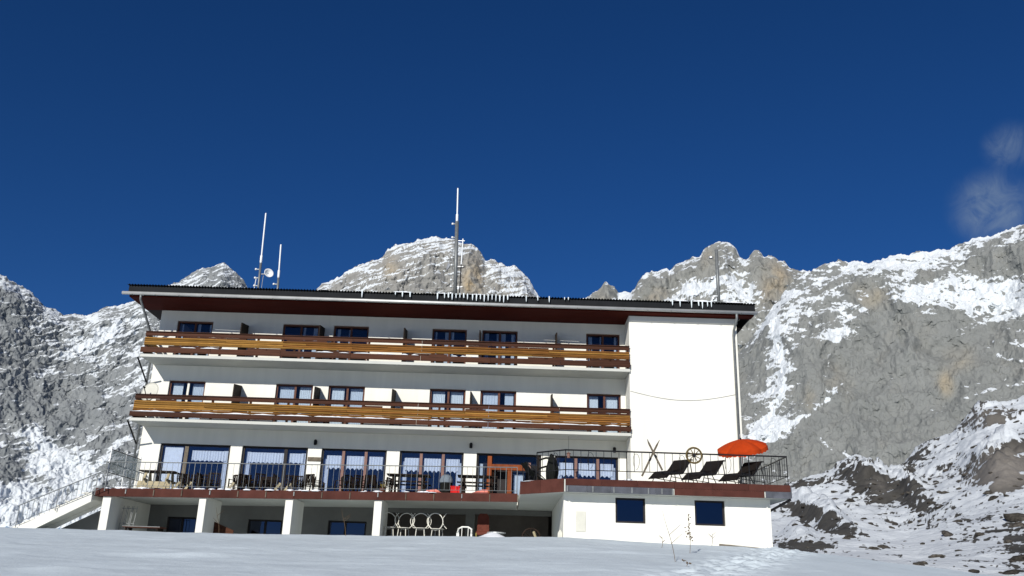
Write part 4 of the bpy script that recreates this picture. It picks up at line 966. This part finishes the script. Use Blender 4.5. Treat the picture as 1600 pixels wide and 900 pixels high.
# black folded parasol and black deckchair at the left corner of the deck
p = W(862, 748, -6.6); r = thing('folded_parasol', (float(p[0]), -6.6, DZ), 'folded black parasol cover standing at left corner of the deck', 'parasol')
MB().tube([(0, 0, 0), (0, 0, 1.05)], .02, 8).build('pole', 'steel_grey', r, rel=False)
vs = []; fs = []; pr = [(.05, .02), (.16, .10), (.19, .32), (.20, .5), (.13, .78), (.05, 1.0), (.015, 1.03)]
for i, (rr, z) in enumerate(pr):
    for k in range(24):
        a = 2*math.pi*k/24; q = rr*(1+.22*math.cos(6*a+i*.3)); vs.append((q*math.cos(a)+.05*z*(1-z)*3-.02, q*math.sin(a), z))
for i in range(len(pr)-1):
    for k in range(24): fs.append((i*24+k, i*24+(k+1) % 24, (i+1)*24+(k+1) % 24, (i+1)*24+k))
MB().add(vs, fs).build('cover', 'canvas_black', r, smooth=True, rel=False)
p = W(835, 748, -6.2); r = thing('deck_chair', (float(p[0]), -6.2, DZ), 'black canvas deckchair tipped back at left corner of the deck', 'deckchair', rz=math.radians(18))
for y in (-.28, .28):
    MB().tube([(-.42, y, .72), (.42, y, .06)], .018, 6).build('frame_leg', 'steel_black', r, rel=False)
    MB().tube([(-.30, y, .0), (-.36, y, .70)], .018, 6).build('frame_leg', 'steel_black', r, rel=False)
    MB().tube([(-.05, y, .38), (-.15, y, .0)], .018, 6).build('frame_leg', 'steel_black', r, rel=False)
vs = [(x, y, z) for x, z in ((-.42, .72), (-.2, .44), (.05, .26), (.3, .14), (.42, .08)) for y in (-.27, .27)]
MB().add(vs, [(2*i, 2*i+1, 2*i+3, 2*i+2) for i in range(4)]).build('canvas', 'canvas_black', r, rel=False).modifiers.new('t', 'SOLIDIFY').thickness = .02
r = thing('privacy_screen', (float(W(846, 748, -6.3)[0]), -6.35, DZ), 'black strip windbreak with two dark bands behind the deckchair', 'windbreak')
for z in (.48, .78): MB().add([(x, y, z+.10*math.sin((x+.1)*5)+s) for s in (0, .07) for x in (-.12, .0, .14, .30) for y in (0, .02)],
    [(0, 2, 10, 8), (2, 4, 12, 10), (4, 6, 14, 12), (1, 9, 11, 3), (3, 11, 13, 5), (5, 13, 15, 7), (8, 10, 11, 9), (10, 12, 13, 11), (12, 14, 15, 13), (0, 1, 3, 2), (2, 3, 5, 4), (4, 5, 7, 6)]).build('band', 'canvas_black', r, rel=False)
MB().tube([(-.14, 0, 0), (-.12, 0, .98)], .03, 6).build('post', 'wood_dark', r, rel=False); MB().tube([(.30, 0, 0), (.30, 0, .95)], .02, 6).build('post', 'wood_dark', r, rel=False)

# ------------------------------------------------------------------ furniture on the terrace
def slat_chair(dark='wood_dark'):
    r = empty('garden_chair', (0, 0, 0))               # local: faces -y
    for x in (-.24, .24):
        MB().beam((x, .22, 0), (x, .30, .92), .04, .05).build('leg', dark, r, rel=False); MB().beam((x, -.22, 0), (x, -.22, .62), .04, .05).build('leg', dark, r, rel=False)
        MB().beam((x, -.26, .63), (x, .26, .63), .06, .025).build('armrest', dark, r, rel=False)
    sm = MB().box(-.22, .22, -.03, .03, -.01, .01).mesh('seat_slat', dark)
    for i in range(6): inst('seat_slat', sm, (0, -.2+i*.08, .42), r, rel=False)
    bm2 = MB().box(-.025, .025, -.008, .008, 0, .45).mesh('back_slat', dark)
    for i in range(4): inst('back_slat', bm2, (-.16+i*.107, .26, .45), r, (-.09, 0, 0), rel=False)
    MB().beam((-.26, .30, .90), (.26, .30, .90), .03, .07).build('back_rail', dark, r, rel=False)
    return r
def picnic_table(L=1.7, top='wood_dark', legs='wood_cream', benches=True):
    r = empty('picnic_table', (0, 0, 0)); pm = MB().box(-L/2, L/2, -.07, .07, -.02, .02).mesh('table_plank', top)
    for i in range(5): inst('table_plank', pm, (0, -.32+i*.16, .73), r, rel=False)
    if benches:
        for y in (-.66, -.54, .54, .66): inst('bench_plank', MB().box(-L/2, L/2, -.055, .055, -.02, .02).mesh('bench_plank', top), (0, y, .44), r, rel=False)
    for x in (-L/2+.25, L/2-.25):
        MB().beam((x, -.62, 0), (x, -.22, .70), .05, .09, (1, 0, 0)).build('leg', legs, r, rel=False); MB().beam((x, .62, 0), (x, .22, .70), .05, .09, (1, 0, 0)).build('leg', legs, r, rel=False)
        MB().beam((x+.05, -.70, .385), (x+.05, .70, .385), .04, .08).build('cross_beam', legs, r, rel=False)
    return r
def on_terr(px, y, dz=0.0): p = W(px, 762, y); return (float(p[0]), y, tz(float(p[0]))+.004+dz)
# tipped table at the left end
T0 = picnic_table(1.35, 'wood_dark', 'wood_cream', False)
T0.location = on_terr(246, -3.15, .0); T0.rotation_euler = (0, 0, math.radians(4)); setp(T0, 'garden table with dark top and pale legs, leftmost on the terrace', 'table', 'garden tables on the terrace')
bl = MB().beam((-.62, -.50, .20), (.62, -.50, .20), .03, .26, (0, .35, 1)).build('side_board', 'wood_cream', T0, rel=False)
for px, y, L_, ben, lb in [(638, -3.1, 1.65, True, 'dark picnic table with benches in front of fourth lace window'), (746, -3.0, 1.55, True, 'dark picnic table with benches left of the entrance door')]:
    t = picnic_table(L_, 'wood_dark', 'wood_dark', ben); t.location = on_terr(px, y); setp(t, lb, 'table', 'garden tables on the terrace')
C0 = slat_chair(); first = True; rr = random.Random(5); C0.scale = (.86, .86, .74)
spots = []
for a, b, n, nm in [(284, 338, 7, 'first'), (364, 430, 8, 'second'), (452, 502, 6, 'third'), (530, 602, 8, 'fourth')]:
    for i in range(n): spots.append((a+(b-a)*(i+.5)/n, -3.25+.6*(i % 2), rr.uniform(-180, 180), '%s dark garden chair from the left in the %s cluster on the terrace' % (['first', 'second', 'third', 'fourth', 'fifth', 'sixth', 'seventh', 'eighth'][i], nm)))
for px, y, rz, lb in spots:
    o = C0 if first else copy_tree(C0); first = False
    o.location = on_terr(px, y); o.rotation_euler = (0, 0, math.radians(rz)); setp(o, lb, 'chair', 'dark garden chairs clustered behind the terrace railing')
for kk, px in enumerate((275, 293, 360, 433, 449)):
    x, y, z = on_terr(px, -3.55)
    r = thing('folded_bench', (x, y, z), '%s pale trestle from the left among the garden chairs' % ['first', 'second', 'third', 'fourth', 'last'][kk], 'trestle', 'pale trestles leaning between the chairs')
    MB().beam((-.12, 0, .0), (.08, .1, .34), .09, .03, (0, 1, 0)).build('leg', 'wood_cream', r, rel=False); MB().beam((.2, 0, .0), (.08, .12, .34), .05, .03, (0, 1, 0)).build('leg', 'wood_grey', r, rel=False)
x, y, z = on_terr(697, -3.3); r = thing('waste_bin', (x, y, z), 'dark upright bin with grey cloth lid between the picnic tables', 'bin')
MB().lathe([(0, 0), (.22, 0), (.24, .5), (0, .5)], 14).build('body', 'canvas_black', r, rel=False); MB().lathe([(.26, .45), (.27, .55), (.20, .70), (.08, .78), (0, .79)], 14).build('lid', 'grey_cloth', r, smooth=True, rel=False)
x, y, z = on_terr(711.5, -3.6); r = thing('crate', (x, y, z), 'small bright red plastic crate on the terrace edge', 'crate')
MB().box(-.17, .17, -.13, .13, 0, .04).box(-.17, .17, -.13, -.10, .04, .26).box(-.17, .17, .10, .13, .04, .26).box(-.17, -.14, -.10, .10, .04, .26).box(.14, .17, -.10, .10, .04, .26).build('crate_body', 'red_plastic', r, rel=False)
MB().box(-.19, .19, -.15, .15, .262, .29).build('crate_lid', 'red_plastic', r, rel=False)
for px, lb, w in [(680, 'pink foam wedge cushion left of the red crate', .32), (748, 'pink foam wedge cushion right of the red crate', .36)]:
    x, y, z = on_terr(px, -3.65); r = thing('cushion', (x, y, z), lb, 'cushion', 'pink foam cushions on the terrace edge')
    MB().prism([(-w, 0), (w, 0), (w, .17), (w*.4, .17)] if px > 700 else [(-w, 0), (w, 0), (w*.2, .16), (-w, .13)], -.15, .15, 'y').build('foam', 'pink_foam', r, rel=False, bevel=.015)
x, y, z = on_terr(598, -3.7); r = thing('potted_plant', (x, y, z), 'small withered yellowish plant in a pot left of the picnic table', 'plant')
MB().lathe([(0, 0), (.09, 0), (.12, .18), (.0, .18)], 12).build('pot', 'frame_brown', r, rel=False)
m = MB(); rp_ = random.Random(3)
for i in range(46):
    a = rp_.uniform(0, 6.28); l = rp_.uniform(.06, .16); b = Vector((rp_.gauss(0, .04), rp_.gauss(0, .04), .18+rp_.uniform(0, .12))); d = Vector((math.cos(a), math.sin(a), rp_.uniform(.2, 1.2))).normalized(); s = d.cross(Vector((0, 0, 1))).normalized()*.018
    m.add([b-s*.3, b+d*l*.5+s, b+d*l, b+d*l*.5-s], [(0, 1, 2, 3)])
m.build('foliage', 'brass', r, rel=False)
# snow lying along the terrace edge
m = MB(); rs = random.Random(9)
for i in range(64):
    x = rs.uniform(-15.0, .2); w = rs.uniform(.06, .22); h = rs.uniform(.03, .09); y = -3.86+rs.uniform(-.03, .12)
    if rs.random() < .4: x = rs.choice([-14, -11.5, -8.6, -7.3, -2.6, -3.0, -5])+rs.gauss(0, .25)
    m.lathe([(w, 0), (w*.9, h*.5), (w*.5, h*.95), (0.001, h)], 9, (x, y, tz(x)+.003))
sn = m.build('snow_heaps', 'snow_ledge', None, smooth=True); setp(sn, 'small heaps of snow left along the terrace edge', 'snow', kind='stuff')
m = MB()
for x, w, h in [(1.0, .5, .06), (1.6, .6, .08), (3.0, .3, .05), (4.0, .3, .12), (4.2, .25, .16), (8.6, .4, .05), (6.0, .5, .03)]:
    m.lathe([(w, 0), (w*.85, h*.5), (w*.5, h*.95), (0.001, h)], 12, (x, -7.2 if x > 2 else -6.6, DZ+.002))
sn = m.build('deck_snow', 'snow_ledge', None, smooth=True); setp(sn, 'small heaps of snow on the deck floor', 'snow', kind='stuff')

# ------------------------------------------------------------------ under the terrace
def at(px, py, y): p = W(px, py, y); return float(p[0]), float(p[2])
GZ = .60
def hoop_chair():
    r = empty('garden_chair', (0, 0, 0)); R_ = .31
    MB().lathe([(0, .44), (.25, .44), (.27, .455), (.25, .47), (0, .47)], 20).build('seat', 'white_metal', r, rel=False)
    MB().tube([(R_*math.cos(a), .20+.04*math.sin(a), .72+R_*math.sin(a)) for a in [2*math.pi*k/28 for k in range(28)]], .018, 7, closed=True).build('back_hoop', 'white_metal', r, rel=False, smooth=True)
    for sx in (-1, 1): MB().tube([(sx*(.24+.10*(2*u-1)**2*1.6), .02+.1*u, .47+.55*u) for u in [k/10 for k in range(11)]], .013, 6).build('side_arc', 'white_metal', r, rel=False)
    for a in (.7, 2.4, 3.9, 5.5): MB().tube([(.20*math.cos(a), .20*math.sin(a), .44), (.25*math.cos(a), .25*math.sin(a), 0)], .016, 6).build('leg', 'white_metal', r, rel=False)
    return r
# two low tables carry the hoop-backed chairs
TB = []
for px, lb in [(630, 'plain dark table under the left white hoop chairs'), (690, 'plain dark table under the right white hoop chairs')]:
    x, _ = at(px, 826, -2.9); t = thing('storage_table', (x, -2.9, GZ), lb, 'table', 'tables stored under the terrace')
    MB().box(-.75, .75, -.4, .4, .95, 1.0).build('table_top', 'wood_dark', t, rel=False)
    for sx in (-.68, .68):
        for sy in (-.33, .33): MB().box(sx-.03, sx+.03, sy-.03, sy+.03, 0, .948).build('leg', 'wood_dark', t, rel=False)
H0 = hoop_chair()
for i, (px, dy, rz, lb) in enumerate([(607, 0, 20, 'white hoop-backed metal chair nearest the pillar'), (630, .1, -15, 'white hoop-backed metal chair, second from the pillar'), (657, -.05, 4, 'white hoop-backed metal chair with full round back showing, third from pillar'), (683, .1, 160, 'white hoop-backed metal chair furthest right on the storage tables')]):
    o = H0 if i == 0 else copy_tree(H0); x, _ = at(px, 826, -2.9); o.location = (x, -2.9+dy, GZ+1.003); o.rotation_euler = (0, 0, math.radians(rz)); setp(o, lb, 'chair', 'white hoop chairs stored under the terrace')
x, z = at(726, 830, -3.3); r = thing('plastic_armchair', (x, -3.3, GZ), 'white plastic armchair right of the hoop chairs', 'chair')
MB().prism([(-.26, -.26), (.26, -.26), (.24, .26), (-.24, .26)], 1.02, 1.06, 'z').build('seat', 'plastic_white', r, rel=False)
for sx in (-.25, .25):
    MB().beam((sx, -.24, 0), (sx*1.05, -.26, 1.28), .06, .06).build('leg', 'plastic_white', r, rel=False); MB().beam((sx, .26, 0), (sx, .32, 1.5), .06, .06).build('leg', 'plastic_white', r, rel=False)
    MB().tube([(sx*1.05, -.30, 1.27), (sx*1.08, 0, 1.33), (sx, .30, 1.48)], .028, 7).build('armrest', 'plastic_white', r, rel=False)
MB().tube([(-.25, .32, 1.48), (-.12, .36, 1.56), (.12, .36, 1.56), (.25, .32, 1.48)], .03, 7).build('back_rail', 'plastic_white', r, rel=False)
for sx in (-.12, .12): MB().tube([(sx, .27, 1.05), (sx, .35, 1.55)], .014, 6).build('back_bar', 'plastic_white', r, rel=False)
x, z = at(755, 818, -2.6); r = thing('leather_chair', (x, -2.6, GZ), 'red-brown padded chair with yellow legs under the terrace', 'chair')
MB().box(-.27, .27, -.25, .25, 1.28, 1.42).build('seat', 'brown_leather', r, rel=False, bevel=.03)
MB().prism([(-.24, 1.43), (.24, 1.43), (.22, 2.0), (.14, 2.12), (-.14, 2.12), (-.22, 2.0)], .16, .25, 'y').build('backrest', 'brown_leather', r, rel=False, bevel=.02)
for sx in (-.25, .25):
    for sy in (-.24, .24): MB().tube([(sx, sy, 0), (sx, sy, 1.36)], .024, 8).build('leg', 'brass', r, rel=False)
x, z = at(776, 818, -2.9); r = thing('side_table', (x, -2.9, GZ), 'small round table with white post beside the leather chair', 'table')
MB().lathe([(0, 1.36), (.36, 1.36), (.36, 1.40), (0, 1.40)], 20).build('table_top', 'steel_light', r, rel=False); MB().tube([(0, 0, 0), (0, 0, 1.355)], .05, 10).build('leg', 'plastic_white', r, rel=False)
MB().lathe([(0, 0), (.24, 0), (.24, .04), (0, .05)], 16).build('base', 'steel_grey', r, rel=False)
x, z = at(830, 840, -3.2); wheel('wagon_wheel', (x, -3.2, z), .34, 'shade-darkened half-buried wagon wheel under the deck', None, 8, -.15, 'wood_dark')  # wheel given a darker wood to carry the shade under the deck
x, z = at(836, 836, -3.4); r = thing('wood_log', (x, -3.5, z-.10), 'short pale split log leaning on the half-buried wheel', 'log')
MB().tube([(.06, 0, -.1), (-.06, .05, .22)], .05, 7).build('bark', 'wood_cream', r, rel=False)
for px, y, lb in [(877, -7.2, 'pale stone post leaning at the left corner of the annex')]:
    x, z = at(px, 836, y); r = thing('stone_post', (x-.05, y, 1.3), lb, 'stone'); MB().prism([(-.10, 0), (.08, 0), (.09, .5), (.0, .62), (-.07, .5)], -.1, .1, 'y').build('stone', 'beige_box', r, rel=False, bevel=.02)
# stacked steel chairs and a table at the left bay
for i, px in enumerate((186, 193, 200)):
    x, _ = at(px, 828, -3.0); r = thing('steel_chair', (x, -3.0+.05*i, GZ), ['folded steel chair nearest the left pillar', 'folded steel chair in the middle of the three', 'folded steel chair beside the pale table edge'][i], 'chair', 'folded steel chairs under the terrace')
    for dx in (-.0, .14): MB().tube([(dx, 0, 0), (dx+.02, -.1, 1.2), (dx+.05, 0, 1.95)], .009, 6).build('frame_tube', 'steel_grey', r, rel=False)
    for z in (.9, 1.3, 1.85): MB().beam((.01, -.06, z), (.18, -.06, z), .010, .018).build('cross_bar', 'steel_grey', r, rel=False)
x, z = at(226, 823, -2.8); r = thing('storage_table', (x, -2.8, GZ), 'long low table with pale edge beside the steel chairs', 'table')
MB().box(-.72, .72, -.35, .35, z-GZ-.05, z-GZ).build('table_top', 'frame_brown', r, rel=False); MB().box(-.72, .72, -.375, -.353, z-GZ-.02, z-GZ).build('edge_strip', 'steel_grey', r, rel=False)
for sx in (-.6, .6): MB().box(sx-.03, sx+.03, -.3, .3, 0, z-GZ-.052).build('leg', 'wood_dark', r, rel=False)
x, z = at(341, 826, -2.6); r = thing('board', (x, -2.6, GZ), 'dark board leaning beside the second pillar', 'board')
MB().prism([(-.5, .3), (.6, .3), (.6, z-GZ-.05), (-.5, z-GZ+.38)], -.02, .02, 'y').build('board_face', 'wood_brown', r, rel=False); MB().box(-.4, -.34, .025, .3, .25, .3).build('board_foot', 'wood_dark', r, rel=False)
# heaped snow at the deck foot
n = 26; vs = []; fs = []
for i in range(n+1):
    for j in range(n+1):
        u, v = i/n*2-1, j/n*2-1; h = .42*math.exp(-(u*1.5)**2-(v*1.6)**2)*(1+.25*math.sin(4*u+2*v)); xx, yy = -.6+u*1.15, -6.1+v*.9
        vs.append((xx, yy, gz(xx, yy)-.05+h))
for i in range(n):
    for j in range(n): fs.append((i*(n+1)+j, (i+1)*(n+1)+j, (i+1)*(n+1)+j+1, i*(n+1)+j+1))
MB().add(vs, fs).build('snow_mound', 'snow_ledge', None, smooth=True).__setitem__('kind', 'stuff')

# ------------------------------------------------------------------ on the slope in front
def ground_hit(px, py, lo=-30, hi=-5.5):
    d = ray(px, py); ys = np.linspace(lo, hi, 800); q = CAM[None]+d[None]*((ys-CAM[1])/d[1])[:, None]
    i = np.argmin(np.abs(q[:, 2]-ground_z(q[:, 0], q[:, 1]))); return q[i]
x, z = at(1155, 856, -7.7); r = thing('plank', (x, -7.72, z), 'weathered plank lying in the snow against the annex wall', 'plank')
a, b = Vector(W(1124, 851.5, -7.72)), Vector(W(1200, 859, -7.72)); MB().beam(a-Vector((x, -7.72, z)), b-Vector((x, -7.72, z)), .06, .07).build('timber', 'wood_grey', r, rel=False)
for px, py, h, kind, lb in [(1055, 877, 1.15, 0, 'tall thin dry stem leaning left in the snow before the annex'), (1078, 866, 1.05, 1, 'tall dry stalk with seed heads below the right annex window'), (1112, 853, .5, 2, 'short forked dry twig close to the annex wall'), (1034, 856, .38, 2, 'small dry twig left of the tall leaning stem'),
                        (945, 845, .55, 0, 'thin straw blade at the foot of the annex wall'), (1073, 884, .12, 1, 'tiny dry weed tip in the open snow'), (540, 838, .85, 0, 'bent dry stem before the fourth pillar gap'), (342, 832, .8, 0, 'dry stem in front of the second pillar')]:
    g = ground_hit(px, py); r = thing('dry_plant', g-np.array([0, 0, .04]), lb, 'plant', 'dry plants sticking out of the snow'); rp_ = random.Random(px)
    lean = -.22 if kind == 0 else (.0 if kind == 1 else .1); pts = [(lean*h*u+.02*math.sin(u*5), 0, .04+h*u) for u in [k/6 for k in range(7)]]
    MB().tube([(0, 0, -.05)]+pts, [.007]*4+[.006, .005, .004, .003], 5).build('stem', 'dry_stem', r, rel=False)
    m = MB()
    if kind == 1:
        for k in range(int(26*h)+3):
            u = rp_.uniform(.35, 1); c = Vector((lean*h*u, 0, .04+h*u)); o_ = Vector((rp_.gauss(0, .045), rp_.gauss(0, .045), rp_.gauss(0, .02)))
            m.lathe([(0.001, -.022), (.022, 0), (.001, .022)], 6, c+o_); m.tube([c, c+o_], .003, 4)
        m.build('seed_heads', 'dry_stem', r, rel=False)
    else:
        for k in range(4 if kind == 2 else 2):
            u = rp_.uniform(.3, .8); c = Vector((lean*h*u, 0, .04+h*u)); o_ = Vector((rp_.choice([-1, 1])*h*.25, rp_.gauss(0, .03), h*.22)); m.tube([c, c+o_*.6, c+o_], [.006, .005, .003], 4)
        m.build('twigs', 'dry_stem', r, rel=False)

# ------------------------------------------------------------------ boulders in the snow of the near slope
def boulder_mesh(seed):
    bm = bmesh.new(); bmesh.ops.create_icosphere(bm, subdivisions=3, radius=1.0); P = np.array([v.co[:] for v in bm.verts])
    d = 1+.30*fbm(P*1.1+seed*7, 3)+.12*ridged(P*2.3+seed*3, 2)
    for v, k, p in zip(bm.verts, d, P): v.co = Vector((p[0]*k*1.25, p[1]*k, (p[2]*k*.62 if p[2] > 0 else p[2]*.5)))
    me = bpy.data.meshes.new('boulder'); bm.to_mesh(me); bm.free(); me.materials.append(MATS['boulder']); return me
BM = [boulder_mesh(i) for i in range(6)]; rb = random.Random(21)
big = [(1490, 818, 11), (1505, 812, 9), (1484, 836, 11), (1465, 870, 9), (1435, 881, 9), (1530, 802, 8), (1552, 778, 7), (1475, 771, 8), (1466, 748, 8), (1480, 735, 6), (1511, 706, 6), (1548, 687, 10), (1563, 688, 6), (1598, 812, 16), (1590, 822, 10), (1595, 875, 14), (1577, 848, 8), (1533, 836, 7), (1575, 895, 12), (1521, 893, 10), (1440, 880, 8), (1350, 811, 6), (1393, 817, 7), (1405, 834, 7), (1310, 778, 6), (1328, 783, 8), (1305, 769, 5), (1382, 855, 9), (1368, 858, 7), (1355, 868, 8), (1322, 842, 7), (1330, 838, 8), (1295, 837, 7), (1456, 785, 6), (1545, 768, 8), (1470, 792, 6), (1440, 806, 6), (1520, 730, 6), (1510, 742, 6), (1500, 735, 6)]
vis = np.where(Fpy < 2000)[0]
def place(px, py, w, label, group):
    i = vis[np.argmin((Fpx[vis]-px)**2+(Fpy[vis]-py)**2)]; P_ = FP[i]; R_ = np.linalg.norm(P_-CAM); s = w*R_/F
    o = bpy.data.objects.new('boulder', BM[rb.randrange(6)]); COL.objects.link(o); o.location = P_-np.array([0, 0, .12*s]); o.scale = (s*rb.uniform(.8, 1.3), s*rb.uniform(.7, 1.1), s*rb.uniform(.6, 1.0)); o.rotation_euler = (rb.uniform(-.2, .2), rb.uniform(-.1, .35), rb.uniform(0, 6.28))
    setp(o, label, 'boulder', group)
for px, py, w in big: place(px, py, w*.8, 'large dark boulder standing out of the snowy slope right of the hotel', 'large boulders on the snowy slope')
n_s = 190
for k in range(n_s):
    px = rb.uniform(1230, 1600); py = rb.uniform(745, 900)
    if py < 745+max(0, 1400-px)*.25 or py > 862+(px-1215)*.12: continue
    if px > 1480 and rb.random() < .25: py = rb.uniform(650, 760)
    place(px, py, rb.uniform(1.3, 4.2), 'small dark stone half sunk in the snowy slope right of the hotel', 'small stones on the snowy slope')
